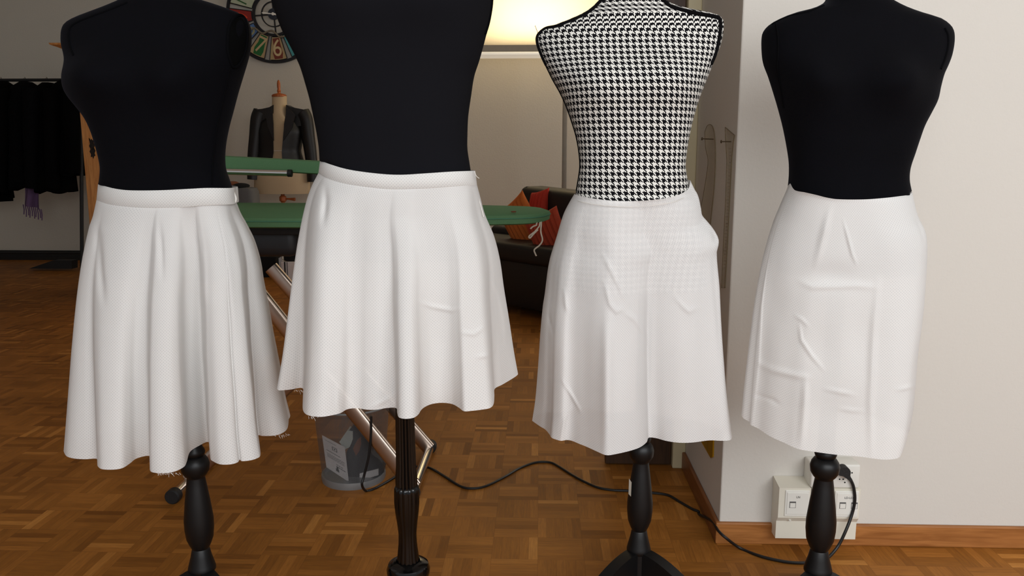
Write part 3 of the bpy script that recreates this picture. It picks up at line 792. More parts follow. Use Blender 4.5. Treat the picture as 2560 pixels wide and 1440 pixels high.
def fit_inside(to, cover, ymin, d0, gap=.007, deep=None):
    V = []; Fc = []
    for o in cover:
        off = WL[o.name]; n0 = len(V)
        V += [tuple(v.co + off) for v in o.data.vertices]; Fc += [tuple(n0 + i for i in p.vertices) for p in o.data.polygons]
    bvh = BVHTree.FromPolygons(V, Fc)
    off = WL[to.name]
    vs = to.data.vertices
    for r in range(len(vs) // NT):
        ring = [vs[r*NT + j].co + off for j in range(NT)]
        c = Vector((sum(p.x for p in ring) / NT, d0, ring[0].z))
        pc_ = proj(c)[1]
        if pc_ < ymin: continue
        gp = gap if deep is None or pc_ < ymin + 35 else deep
        for j, p in enumerate(ring):
            d = p - c; L = d.length
            if L < 1e-6: continue
            h = bvh.ray_cast(c, d / L)
            if h[0] is not None and h[3] - gp < L:
                vs[r*NT + j].co = c + d / L * max(.01, h[3] - gp) - off
fit_inside(t1, [s1] + list(s1.children), 462, D1, deep=.055)
fit_inside(t2, [s2] + list(s2.children), 405, D2, deep=.014)
fit_inside(t3, [s3], 478, D3)
fit_inside(t4, [s4], 470, D4)
# pin stuck in the houndstooth shoulder
a, b_ = at(1338, 65, D3 - .02), on3(1346, 86, 0)
pin = MB().tube([a, b_], .0006, 6).build('dress_pin', M['chrome'], None)
MB().lathe([(.0001, -.0012), (.0011, 0), (.0001, .0012)], a, 8).build('pin_head', M['chrome'], pin)
tag(pin, 'thin steel pin stuck in the left shoulder of the houndstooth form', 'pin')

# ------------------------------------------------------------------ ironing table
Y0, Y1 = 2.385, 2.84
XL, XR = -1.17, -.40
lf = atz(427, 1268, 0); XL = lf.x - .004
rf = atz(1085, 1135, 0); XR = rf.x - .016
ib = tag(empty('ironing_board', ((XL + XR) / 2, 2.62, 0)), 'green covered ironing table on crossed steel legs behind the two left forms', 'ironing board')
def board_outline(x0, x1, yc, w, taper, tipw, n=28):
    up = []
    for i in range(n + 1):
        t = i / n; x = lerp(x0, x1, t)
        if x > x1 - taper:
            u = (x - (x1 - taper)) / taper
            h = lerp(w, tipw, u ** 1.25) * (1 if u < .85 else math.sqrt(max(0, 1 - ((u - .85) / .15) ** 2)))
        else: h = w
        up.append((x, h))
    return [(x, yc + h) for x, h in up] + [(x, yc - h) for x, h in up[::-1]]
nose = at(1376, 545, 2.62)
xa, xb = -1.27, nose.x
def slope(x, y): return (y - 2.40) * .028
ol = board_outline(xa, xb, 2.64, .25, .62, .115, 60)
zt = .912
mb = MB()
ring_rows = []
for dz_, ins in ((-.034, .012), (-.030, .003), (-.012, 0.), (-.004, .002), (0, .012)):
    ring_rows.append([Vector((lerp(x, (xa+xb)/2, ins/.7), lerp(y, 2.64, ins / .25), zt + dz_ + slope(x, y))) for x, y in ol])
n = len(ol)
mb.grid(ring_rows, close=True); mb.cap(range(n-1, -1, -1)); e = 4*n; mb.cap(range(e, e+n))
mb.build('padded_top', M['green'], ib, sharp=50)
MB().tube([Vector((x, y, zt - .013 + slope(x, y))) for x, y in ol + ol[:1]], .0022, 6).build('cover_edge', M['green_edge'], ib)
st_ = atz(1284, 529, zt + .01)
MB().lathe([(.0, -.003), (.007, -.002), (.009, .001), (.004, .002), (0, .002)], (st_.x, st_.y, st_.z), 12, cap=False).build('scorch_button', M['brown_cl'], ib)
# blower housing and rails underneath
bl = at(692, 575, 2.62)
MB().box((bl.x - .13, 2.50, .775), (bl.x + .10, 2.74, .879), bevel=.03, seg=4).build('blower_housing', M['dark_pl'], ib)
MB().box((-1.2, 2.47, .85), (-.28, 2.50, .880), bevel=.004).box((-1.2, 2.74, .85), (-.28, 2.77, .882), bevel=.004).build('under_rail', M['rubber'], ib)
# legs
def bar(P, Q, w, h, name, mat, par):
    P, Q = Vector(P), Vector(Q); t = (Q - P).normalized(); a = Vector((0, 1, 0)); a = (a - t * a.dot(t)).normalized(); b = t.cross(a)
    rows = []
    for p in (P, Q):
        row = []
        for k in range(20):
            an = 2*math.pi*k/20
            ca, sa = math.cos(an), math.sin(an)
            row.append(p + a * (w * math.copysign(abs(ca) ** .6, ca)) + b * (h * math.copysign(abs(sa) ** .6, sa)))
        rows.append(row)
    m = MB().grid(rows, close=True); m.cap(range(19, -1, -1)); m.cap(range(20, 40))
    return m.build(name, mat, par, sharp=50)
def line_to_z(p, q, z):  # extend
    t = (z - p.z) / (q.z - p.z); return p + (q - p) * t
A = Vector((XR, Y0 + .07, .03)); B = at(684, 780, Y0 + .07)
bar(A, line_to_z(A, B, .862), .014, .025, 'leg', M['chrome_brush'], ib)
A = Vector((XR, Y1 - .04, .03)); B = at(672, 662, Y1 - .04)
bar(A, line_to_z(A, B, .70), .014, .025, 'leg', M['chrome_brush'], ib)
bar((XL, Y0 + .10, .03), (XR + .12, Y0 + .10, .862), .014, .025, 'leg', M['chrome_brush'], ib)
bar((XL, Y1 - .07, .03), (XR + .12, Y1 - .07, .862), .014, .025, 'leg', M['chrome_brush'], ib)
for X in (XL, XR):
    yn = Y0 if X == XL else Y0 + .045
    fb = MB().tube([(X, yn - .005, .024), (X, Y1 - .02, .024)], .017, 20).build('foot_bar', M['chrome'], ib)
    for (ya, yb) in ((yn - .03, yn - .002), (Y1 - .022, Y1 + .006)):
        mb = MB().tube([(X, ya, .024), (X, ya + .004, .024), (X, yb, .024)], [.0205, .024, .024], 24)
        mb.build('end_cap', M['rubber'], fb)
MB().tube([Vector((XL + .25, Y0 + .07, .30)), Vector((XL + .25, Y1 - .05, .30))], .009, 10).build('cross_brace', M['chrome'], ib)
# drawstring hanging from the nose
for pts in ([(1353,562),(1352,580),(1356,600),(1349,613),(1336,624),(1338,634),(1341,640)], [(1350,563),(1338,578),(1323,590),(1325,595),(1334,585),(1345,574)], [(1342,563),(1333,566),(1326,572)]):
    P = [at(x, y, 2.54) for x, y in catmull(pts, 5)]
    P[0].z += .01
    MB().tube(P, .0026, 7).build('drawstring', M['cord_white'], ib)
# swing-arm sleeve board above it
sb = tag(empty('sleeve_board', (-1.25, 2.86, .93)), 'narrow green sleeve board on a steel arm above the ironing table', 'sleeve board')
pl = at(520, 388, 2.86); prr = at(840, 405, 2.86)
x0, x1 = pl.x - .12, prr.x + .16
ol = board_outline(x0, x1, 2.88, .065, .3, .05, 40)
def zz(x): return lerp(pl.z, prr.z, (x - pl.x) / (prr.x - pl.x))
rows = [[Vector((x, lerp(y, 2.88, ins), zz(x) + dz_ )) for x, y in ol] for dz_, ins in ((-.046, .25), (-.042, .03), (-.010, 0), (-.002, .05), (0, .2))]
n = len(ol); mb = MB().grid(rows, close=True); mb.cap(range(n-1, -1, -1)); mb.cap(range(4*n, 5*n))
mb.build('padded_top', M['green'], sb, sharp=50)
ra, rb = at(500, 427, 2.80), at(724, 433, 2.80)
rl = MB().tube([ra, rb], .0112, 16).build('steel_rail', M['chrome'], sb)
t = (rb - ra).normalized()
MB().tube([rb - t * .006, rb + t * .008], .0130, 16).build('end_cap', M['rubber'], rl)
k0 = at(560, 420, 2.83); k1 = at(690, 424, 2.83)
MB().prism([at(548, 411, 2.86), at(640, 413, 2.86), at(725, 424, 2.86), at(640, 425, 2.86), at(548, 421, 2.86)], (0, .06, 0)).build('support_wedge', M['rubber'], sb, smooth=False)
pb = at(512, 430, 2.83)
MB().tube([(pb.x, 2.83, .925), (pb.x, 2.83, pb.z + .01)], .014, 16).build('post', M['chrome'], sb)

# ------------------------------------------------------------------ wire waste bin and its contents
bc = atz(886, 1200, 0); bc = Vector((bc.x - .006, 2.59, 0))
wb = tag(empty('waste_bin', bc), 'round silver wire mesh waste bin on the parquet behind the fluted stand', 'bin')
ct = at(884, 1012, 2.60)
hb_ = .268; rb_, rt_ = .106, .127
rows = []; uv = []
for i in range(13):
    t = i / 12; r = lerp(rb_, rt_, t); z = lerp(.022, hb_, t)
    for j in range(64): uv.append((j / 64 * 2 * math.pi * .112, z))
    rows.append([bc + Vector((r*math.cos(2*math.pi*j/64), r*math.sin(2*math.pi*j/64), z)) for j in range(64)])
MB().grid(rows, close=True).build('mesh_wall', M['bin'], wb, uv=uv)
MB().lathe([(0, .004), (rb_ - .004, .003), (rb_ + .001, 0), (rb_ + .003, .012), (rb_ + .002, .024), (rb_ - .002, .024), (rb_ - .004, .008), (0, .008)], bc, 56, cap=False).build('base_band', M['bin_rim'], wb)
MB().tube([bc + Vector((rt_*math.cos(2*math.pi*j/56), rt_*math.sin(2*math.pi*j/56), hb_)) for j in range(57)], .0042, 8, caps=False).build('rim', M['bin_rim'], wb)
# paper leaning in the bin
pA = [at(805, 1088, 2.56), at(862, 1118, 2.545), at(872, 1205, 2.545), at(816, 1168, 2.56)]
pp = MB().quad(*pA)
pp.v += [v + Vector((0, .0008, 0)) for v in pp.v]; pp.f.append((7, 6, 5, 4))
for a_, b2 in ((0, 1), (1, 2), (2, 3), (3, 0)): pp.f.append((a_, b2, b2 + 4, a_ + 4))
po = pp.build('paper_sheet', M['paper'], None, smooth=False)
tag(po, 'white printed paper sheet leaning inside the wire waste bin', 'paper')
ex = (pA[1] - pA[0]).normalized(); ey = (pA[0] - pA[3]).normalized(); ez = ex.cross(ey).normalized()
pmid = (pA[0] + pA[1] + pA[2] + pA[3]) / 4
def on_paper(u, v): return pA[3].lerp(pA[2], u).lerp(pA[0].lerp(pA[1], u), v) - Vector((0, .0006, 0))
pr_ = MB()
for (u0, u1, v0, v1) in ((.12, .75, .60, .615), (.12, .92, .50, .512), (.12, .88, .455, .467), (.12, .9, .41, .422), (.12, .6, .90, .91), (.5, .9, .24, .26), (.5, .8, .30, .315)):
    pr_.quad(on_paper(u0, v0), on_paper(u1, v0), on_paper(u1, v1), on_paper(u0, v1))
for (u0, u1, v0, v1) in ((.40, .62, .80, .815), (.40, .62, .70, .715), (.40, .43, .70, .815), (.59, .62, .70, .815), (.48, .54, .74, .78), (.46, .60, .10, .18), (.50, .58, .18, .26)):
    pr_.quad(on_paper(u0, v0), on_paper(u1, v0), on_paper(u1, v1), on_paper(u0, v1))
pr_.build('printed_lines', M['ink'], po, smooth=False)
# steam iron standing in the bin
iy = 2.60
ir = tag(empty('steam_iron', at(905, 1200, iy)), 'dark steam iron standing upright inside the wire waste bin', 'iron')
body = [(862,1205),(868,1175),(866,1130),(880,1112),(872,1078),(890,1064),(905,1062),(922,1074),(926,1110),(930,1135),(950,1150),(958,1172),(948,1200),(920,1208)]
MB().prism([at(x, y, iy - .022) for x, y in catmull(body + body[:1], 3)[:-1]], (0, .05, 0)).build('body', M['dark_pl'], ir, sharp=30)
tank = [(848,1105),(868,1076),(882,1078),(882,1098),(874,1118),(862,1124)]
MB().prism([at(x, y, iy - .024) for x, y in tank], (0, .04, 0)).build('water_tank', M['grey_pl'], ir, sharp=30)
hole = [(890,1140),(882,1122),(893,1100),(902,1092),(903,1110),(898,1128)]
MB().prism([at(x, y, iy - .0235) for x, y in hole], (0, .006, 0)).build('handle_opening', M['brown_cl'], ir, smooth=False)
MB().prism([at(x, y, iy - .026) for x, y in [(899,1184),(946,1172),(946,1188),(899,1202)]], (0, .003, 0)).build('rating_label', M['paper'], ir, smooth=False)

# ------------------------------------------------------------------ cables
def floor_path(pts, z=.0045):
    out = []
    for p in pts:
        q = atz(p[0], p[1], z); q.x = min(q.x, XJ - .022) if q.y > YW - .03 else q.x
        out.append(tuple(q))
    return out
fl = floor_path([(915,1227),(935,1222),(960,1209),(985,1194),(1018,1174),(1045,1166),(1075,1170),(1110,1190),(1150,1215),(1180,1221),(1215,1215),(1260,1193),(1300,1170),(1340,1156),(1375,1156),(1400,1168),(1440,1193),(1490,1217),(1530,1225),(1570,1227),(1632,1232),(1670,1238),(1700,1255),(1730,1272),(1756,1279),(1770,1287)]) + [tuple(at(x, y, Y)) for x, y, Y in ((1781,1304,2.21),(1795,1326,2.135),(1815,1345,2.11))]
f2_ = floor_path([(1850,1370),(1900,1390),(1950,1402),(1990,1407),(2030,1406),(2062,1400)])
hang = [tuple(at(x, y, Y)) for x, y, Y in ((928,1040,2.44),(927,1090,2.44),(922,1140,2.44),(910,1190,2.44),(905,1212,2.435))]
YS = YW - .062
tail = [tuple(at(x, y, Y)) for x, y, Y in ((2092,1370,2.085),(2113,1330,2.09),(2130,1285,2.10),(2137,1250,2.10),(2134,1218,2.10),(2126,1198,2.10))]
ca = MB().tube(catmull(hang + fl + f2_ + tail, 6), .0042, 10).build('power_cable', M['cable'], None)
tag(ca, 'black power cable wandering over the parquet to the wall socket', 'cable')
pg = [(2094,1181),(2100,1174),(2112,1169),(2122,1171),(2127,1180),(2126,1190),(2130,1199),(2126,1204),(2118,1198),(2108,1191),(2098,1189)]
MB().prism([at(x, y, YS - .028) for x, y in catmull(pg + pg[:1], 3)[:-1]], (0, .026, 0)).build('plug', M['rubber'], ca, sharp=30)

# ------------------------------------------------------------------ sockets on the right wall
def sock_x(px, y=1250): return at(px, y, YS).x
def sock_z(py, x=2040): return at(x, py, YS).z
zt_, zm_, zb_ = sock_z(1221), sock_z(1298), sock_z(1352)
def net_box(xa, xb, label, panel, ports, txt, tx):
    e = tag(empty('network_socket', ((xa+xb)/2, YW - .03, zb_)), label, 'socket', 'network sockets on the wall')
    MB().prism([(xa, YW - .001, zt_ + .010), (xa, YS, zt_), (xa, YS, zm_ + .003), (xa, YS + .012, zm_ - .012), (xa, YS + .012, zb_), (xa, YW - .001, zb_)], (xb - xa, 0, 0)).build('housing', M['plastic_w'], e, smooth=False)
    p0, p1 = panel
    fr = MB().box((p0, YS - .003, sock_z(1291)), (p1, YS + .001, sock_z(1226)), bevel=.002).build('panel', M['plastic_w2'], e, smooth=False)
    MB().box((p0 + .005, YS - .0045, sock_z(1285)), (p1 - .004, YS - .002, sock_z(1231)), bevel=.001).build('cover_plate', M['plastic_w2'], fr, smooth=False)
    for px in ports:
        a, b = sock_x(px - 8), sock_x(px + 8)
        po_ = MB().box((a, YS - .0052, sock_z(1269)), (b, YS - .004, sock_z(1253)), bevel=.0005).build('port', M['ink'], fr, smooth=False)
        MB().box((a + .0014, YS - .0056, sock_z(1268)), (b - .0014, YS - .005, sock_z(1256.5))).build('port_shutter', M['plastic_w2'], po_, smooth=False)
    text_mb(txt, .0085, face_m((sock_x(tx), YS - .0046, sock_z(1242)))).build('printed_text', M['ink'], fr, smooth=False)
    MB().lathe([(.0025, 0), (.0035, .001), (.0035, .003)], ((xa + xb) / 2 - .008, YS + .004, zm_ - .008), 12).build('screw', M['plastic_w2'], e)
    return e
net_box(sock_x(1947), sock_x(2026), 'cream network socket box on the baseboard, left of the black stand pole', (sock_x(1962), sock_x(2023)), [1981], 'LN', 1994)
net_box(sock_x(2028), sock_x(2150), 'cream double network socket box on the baseboard, right of the black stand pole', (sock_x(2086), sock_x(2146)), [2106, 2135], 'LD-LD', 2120)
xa, xb = sock_x(2024), sock_x(2146); za, zb = sock_z(1220), sock_z(1161)
ps = tag(empty('power_socket', ((xa+xb)/2, YW - .03, za)), 'white triple power socket box above the network sockets with a black plug in it', 'socket')
MB().box((xa, YS, za), (xb, YW - .0005, zb), bevel=.005, seg=3).build('housing', M['plastic_w2'], ps)
for px, py in ((2130,1182),(2099,1198),(2108,1198),(2112,1206),(2056,1198),(2064,1198),(2060,1206)):
    q = at(px, py, YS)
    MB().tube([(q.x, YS - .0005, q.z), (q.x, YS + .004, q.z)], .0022, 10).build('contact_hole', M['hole'], ps)

# ------------------------------------------------------------------ rulers on the reveal
def on_jamb(px, py, off=.004): return atx(px, py, XJ - off)
def nail(hx, hy, bx, by, label):
    P = on_jamb(bx, by, 0); d = ray(hx, hy)
    Q = at(hx, hy, P.y)
    o = MB().tube([P, Q], .0016, 8).build('nail', M['nail'], None)
    t = (Q - P).normalized()
    MB().tube([Q, Q + t * .002, Q + t * .003], [.0046, .0046, .003], 12).build('nail_head', M['nail'], o)
    return tag(o, label, 'nail', 'nails in the reveal')
nail(1756, 347, 1784, 348, 'bronze nail holding the clear curved ruler, further in the reveal')
nail(1804, 354, 1828, 354, 'bronze nail holding the clear long square, near the wall corner')
def sheet(name, outline, mat, edge, label, off=.0032, smooth_n=3):
    pl_ = catmull(outline + outline[:1], smooth_n)[:-1] if smooth_n else outline
    P = [on_jamb(x, y, off) for x, y in pl_]
    o = MB().prism(P, (.003, 0, 0)).build(name, mat, None, smooth=False)
    MB().tube(P + P[:1], .0011, 6, caps=False).build('edge', edge, o)
    return tag(o, label, 'ruler')
r1 = sheet('hip_curve_ruler', [(1762,330),(1767,316),(1774,311),(1781,316),(1786,335),(1788,370),(1788,420),(1785,470),(1780,520),(1774,570),(1768,585),(1760,560),(1752,520),(1756,500),(1766,440),(1770,400),(1764,370)], M['acrylic'], M['acrylic_edge'], 'clear curved pattern ruler hanging from the further nail')
r2 = sheet('pattern_square', [(1813,318),(1836,338),(1833,356),(1829,400),(1824,500),(1818,620),(1812,720),(1804,720),(1808,620),(1814,500),(1817,400),(1814,350)], M['acrylic'], M['acrylic_edge'], 'clear long pattern square with scale hanging near the wall corner', smooth_n=0)
tk = MB()
for i in range(36):
    y = 372 + i * 8.5; x = interp([(372,1828),(500,1822),(700,1811)], y)
    p = on_jamb(x, y, .0065); q = on_jamb(x - (4 if i % 5 else 7), y, .0065)
    tk.tube([p, q], .0006, 4)
tk.build('scale_marks', M['acrylic_edge'], r2)
r3 = sheet('set_square', [(1735,1020),(1790,1020),(1783,1103),(1782,1142),(1777,1145),(1753,1103)], M['amber'], M['amber'], 'yellow transparent set square hanging low on the reveal behind the panelled skirt', smooth_n=0)

# ------------------------------------------------------------------ far wall: clock
CY = YF - .035
cc = at(684, 35.5, CY)
s_ = (at(784, 35.5, CY).x - cc.x) / 100
ck = tag(empty('wall_clock', (cc.x, YF, cc.z)), 'large round iron wall clock with coloured numeral panels', 'clock')
ROLL = R(4)
def cpt(r, a, y=0.):   # a clockwise from 12
    a = a - ROLL
    return Vector((cc.x + r*s_*math.sin(a), CY + y, cc.z + r*s_*math.cos(a)))
def ringm(ro, ri, y0, y1, n=96):
    rows = [[cpt(r, 2*math.pi*j/n, y) for j in range(n)] for r, y in ((ro, y0), (ri, y0), (ri, y1), (ro, y1), (ro, y0))]
    return MB().grid(rows, close=True)
ringm(118, 111.5, -.012, .012).build('outer_ring', M['clock_blk'], ck, sharp=40)
ringm(53, 47, -.010, .010).build('inner_ring', M['clock_blk'], ck, sharp=40)
ringm(31, 28.5, -.008, .008).build('small_ring', M['clock_blk'], ck, sharp=40)
sp = MB()
for k in range(4):
    a = k * math.pi / 2
    n_ = Vector((math.cos(a - ROLL), 0, -math.sin(a - ROLL))) * (1.6 * s_)
    P, Q = cpt(10, a), cpt(50, a)
    sp.prism([P - n_, P + n_, Q + n_, Q - n_], (0, .008, 0))
sp.build('spokes', M['clock_blk'], ck, smooth=False)
MB().tube([cpt(0, 0, -.014), cpt(0, 0, .010)], 13.5 * s_, 40).build('hub', M['navy'], ck, sharp=40)
MB().tube([cpt(0, 0, -.024), cpt(0, 0, -.013)], 3.6 * s_, 20).build('hand_pin', M['plastic_w2'], ck, sharp=40)
def hand(a, l, w, tail_, nm):
    t_ = Vector((math.cos(a - ROLL), 0, -math.sin(a - ROLL)))
    P, Q, T_ = cpt(2, a, -.018), cpt(l, a, -.018), cpt(-tail_, a, -.018)
    MB().prism([T_ - t_*w*1.9*s_, T_ + t_*w*1.9*s_, P + t_*w*.7*s_, Q + t_*w*1.2*s_, cpt(l+4, a, -.018), Q - t_*w*1.2*s_, P - t_*w*.7*s_], (0, .003, 0)).build(nm, M['plastic_w2'], ck, smooth=False)
hand(R(280), 25, 1.6, 12, 'hour_hand')
cols = {12: (150,120,60), 1: (140,50,36), 2: (70,110,80), 3: (190,170,120), 4: (150,60,40), 5: (66,146,152), 6: (168,146,104), 7: (170,146,106), 8: (74,110,160), 9: (140,26,14), 10: (176,184,158), 11: (186,160,90)}
digit = {5: (20,70,50), 6: (196,176,132), 7: (190,164,122), 8: (150,150,120), 9: (210,60,24), 10: (30,86,36)}
patch = {6: (110,42,24), 7: (22,98,42)}
for h in range(1, 13):
    a0, a1 = R(h*30 - 11.6), R(h*30 + 11.6)
    ri, ro = 54.5, 110.5
    rim = []
    N_ = 8
    P = [cpt(ro, lerp(a0, a1, i/N_), -.006) for i in range(N_+1)] + [cpt(ri, lerp(a1, a0, i/N_), -.006) for i in range(N_+1)]
    pm_ = plain('clock_panel_paint', cols[h], rough=.55, noise=.18, scale=25)
    po_ = MB().prism(P, (0, .010, 0)).build('numeral_panel', pm_, ck, smooth=False)
    MB().tube(P + P[:1], .0045, 6, caps=False).build('panel_frame', M['clock_blk'], po_)
    ac = R(h * 30)
    cen = cpt(83, ac, -.0075)
    roll = -(ac - ROLL) + (math.pi if 4 <= h <= 8 else 0)
    if h in patch:
        er = Vector((math.sin(ac-ROLL), 0, math.cos(ac-ROLL))); et = Vector((math.cos(ac-ROLL), 0, -math.sin(ac-ROLL)))
        pts_ = [cen + er*u*s_ + et*v*s_ for u, v in ((24, -11), (25, 9), (10, 12), (-6, 8), (-25, 9), (-26, -7), (-4, -10), (12, -13))]
        MB().prism(pts_, (0, .001, 0)).build('painted_patch', plain('clock_patch_paint', patch[h], rough=.6, noise=.15), po_, smooth=False)
    dm = plain('clock_numeral_paint', digit.get(h, (60, 40, 30)), rough=.6, noise=.1)
    tm = text_mb(str(h), 58 * s_ if h < 10 else 44 * s_, face_m(cen - Vector((0, .001, 0)), roll) @ Matrix.Diagonal((.85 if h < 10 else .7, 1, 1, 1)))
    tm.build('numeral', dm, po_, smooth=False)
wp = [(610,80),(622,76),(634,70),(640,72),(650,80),(658,83),(666,80),(674,77),(682,77),(690,84),(698,91),(706,92),(716,88),(728,84),(742,88)]
MB().tube([at(x, y, CY - .03) for x, y in catmull(wp, 5)], .0085, 10).build('wavy_rod', M['wire'], ck)

# ------------------------------------------------------------------ tailor's dummy with jacket
DY = 7.72
dc = at(704, 480, DY)
td = tag(empty('tailor_dummy', (dc.x, DY, 0)), 'cream linen tailor dummy with wooden neck cap standing by the far wall', 'dress form')
LD = yx([(681,240),(681,268),(676,290),(656,305),(650,330),(655,360),(660,378),(650,400),(640,425),(637,450),(637,475),(641,484)])
RD = yx([(716,240),(717,268),(722,290),(744,305),(752,330),(747,360),(744,378),(757,400),(768,425),(773,450),(774,475),(770,485)])
depD = [(240,.055,.055),(290,.08,.08),(330,.115,.1),(378,.09,.09),(440,.12,.12),(485,.115,.115)]
nt_, NT = NT, 48
tt_, onD = torso(td, 'torso', DY, LD, RD, depD, M['linen'])
NT = nt_
MB().tube([onD(x, 377 + .00 * x, .002) for x in range(664, 742, 4)], .004, 6).build('waist_tape', M['tape'], td)
cp = at(698, 241, DY)
MB().lathe([(0, -.006), (.066, -.006), (.070, .002), (.069, .010), (.058, .020), (.03, .026), (.016, .03), (.014, .04), (.019, .05), (.016, .06), (.013, .068), (.016, .09), (.0155, .12), (.011, .142), (.004, .152), (0, .153)], (cp.x, DY, cp.z), 28, cap=False).build('neck_cap', M['beech'], td)
sx = at(707, 490, DY).x
MB().tube([(sx, DY, .12), (sx, DY, dc.z)], .018, 16).build('stand_pole', M['beech'], td)
kz = at(707, 497, DY).z
cl = MB().lathe([(0, -.03), (.022, -.03), (.034, -.018), (.034, .018), (.022, .03), (0, .03)], (sx, DY, kz), 20, cap=False).build('clamp', M['beech'], td)
MB().tube([(sx + .02, DY - .01, kz), (sx + .06, DY - .015, kz), (sx + .125, DY - .02, kz - .004)], [.008, .009, .017], 12).build('clamp_lever', M['beech'], cl)
for ang in (210, 330, 90):
    a = R(ang); d = Vector((math.cos(a), math.sin(a), 0))
    P = [Vector((sx, DY, 0)) + d*r + Vector((0, 0, z)) for r, z in catmull([(.01, .16), (.10, .15), (.19, .09), (.25, .02)], 4)]
    MB().tube(P, .016, 10).build('leg', M['beech'], td)
# jacket: open shell round the dummy plus sleeves
jk = tag(empty('leather_jacket', at(704, 410, DY)), 'black leather jacket hanging open on the cream tailor dummy', 'jacket')
rowsL, rowsR = [], []
for py in range(292, 419, 6):
    t = (py - 292) / 126
    xl, xr = interp([(292,668),(305,648),(330,644),(378,646),(418,640)], py), interp([(292,728),(305,752),(330,760),(378,752),(418,764)], py)
    ol_, orr = interp([(292,679),(330,683),(380,684),(418,678)], py), interp([(292,717),(330,708),(380,704),(418,706)], py)
    A, B = at(xl, py, DY), at(xr, py, DY); cx = (A.x+B.x)/2; aa = (B.x-A.x)/2
    bfj = interp([(292,.10),(330,.145),(378,.13),(418,.155)], py)
    z = A.z
    def pt(th): return Vector((cx + aa*math.sin(th), DY - bfj*math.cos(th), z))
    tL = math.asin(max(-1, min(1, (at(ol_, py, DY - bfj).x - cx) / aa))); tR = math.asin(max(-1, min(1, (at(orr, py, DY - bfj).x - cx) / aa)))
    rowsL.append([pt(lerp(tL, -math.pi, k/24)) for k in range(25)])
    rowsR.append([pt(lerp(tR, math.pi, k/24)) for k in range(25)])
MB().grid(rowsL).grid(rowsR, flip=True).build('body', M['jacket'], jk, sharp=180)
for pts, nm in ((((655,279),(646,298),(641,340),(636,380),(633,420),(632,449)), 'sleeve'), (((754,281),(764,300),(770,340),(776,380),(780,420),(781,455)), 'sleeve')):
    P = [at(x, y, DY - .02 - .05 * (i/5)) for i, (x, y) in enumerate(pts)]
    P = [Vector(p) for p in catmull([tuple(p) for p in P], 4)]
    MB().tube(P, [(.040 if i == 0 else lerp(.060, .038, (i/(len(P)-1))**.8)) for i in range(len(P))], 16, flat=1.35).build(nm, M['jacket'], jk)
for sg, pts in ((-1, [(680,270),(672,276),(664,290),(670,318),(684,352),(683,310)]), (1, [(717,270),(727,276),(738,288),(730,320),(708,352),(710,310)])):
    MB().prism([at(x, y, DY - .16) for x, y in pts], (0, .012, 0)).build('lapel', M['jacket'], jk, smooth=False)
for pl_ in ([(683,262),(673,268),(655,272),(645,273),(642,284),(642,302),(652,312),(672,318),(684,300)], [(715,262),(725,267),(745,271),(760,274),(766,286),(767,304),(756,314),(728,318),(715,300)]):
    y_ = MB().prism([at(x, y, DY - .07) for x, y in pl_], (0, .14, 0)).build('yoke', M['jacket'], jk, sharp=60)

# ------------------------------------------------------------------ grey bag and clutter by the far wall
gb = at(617, 500, 7.35)
lb = tag(empty('laundry_bag', (gb.x, 7.35, 0)), 'tall grey canvas bag stuffed with clothes beside the tailor dummy', 'bag')
gr_rows = []
for (z, hw, hd) in ((.0, .10, .09), (.02, .11, .10), (.3, .115, .105), (.6, .11, .10), (at(0+617, 478, 7.35).z, .10, .10), (at(617, 470, 7.35).z, .085, .09), (at(617, 468, 7.35).z, .05, .05)):
    gr_rows.append([Vector((gb.x + hw*math.copysign(abs(math.cos(a))**.5, math.cos(a)), 7.35 + hd*math.copysign(abs(math.sin(a))**.5, math.sin(a)), z)) for a in [2*math.pi*k/32 for k in range(32)]])
mb = MB().grid(gr_rows, close=True); mb.cap(range(31, -1, -1)); mb.cap(range(6*32, 7*32)); mb.build('canvas_body', M['greybag'], lb)
def blob(c, r, sq=1., seed=0, amp=.12, n=20, m=12):
    rg = random.Random(seed); ph = [rg.uniform(0, 6.28) for _ in range(6)]
    rows = []
    for i in range(m + 1):
        v = math.pi * i / m; row = []
        for j in range(n):
            u = 2*math.pi*j/n
            k = 1 + amp * (math.sin(2*u + ph[0]) * math.sin(v*2 + ph[1]) + .6*math.sin(3*u + ph[2] + 2*v))* math.sin(v)
            row.append(Vector(c) + Vector((r[0]*k*math.sin(v)*math.cos(u), r[1]*k*math.sin(v)*math.sin(u), r[2]*k*math.cos(v))))
        rows.append(row)
    return MB().grid(rows, close=True)
c_ = at(598, 464, 7.4)
tag(blob(at(602, 466, 7.33), (.07, .07, .032), seed=1).build('folded_cloth', M['blackcl'], None), 'black cloth bundle lying on the grey canvas bag', 'cloth')
tag(blob(at(582, 461, 7.38), (.06, .06, .030), seed=2).build('folded_cloth', M['brown_cl'], None), 'rust brown cloth bundle beside the black bundle', 'cloth')
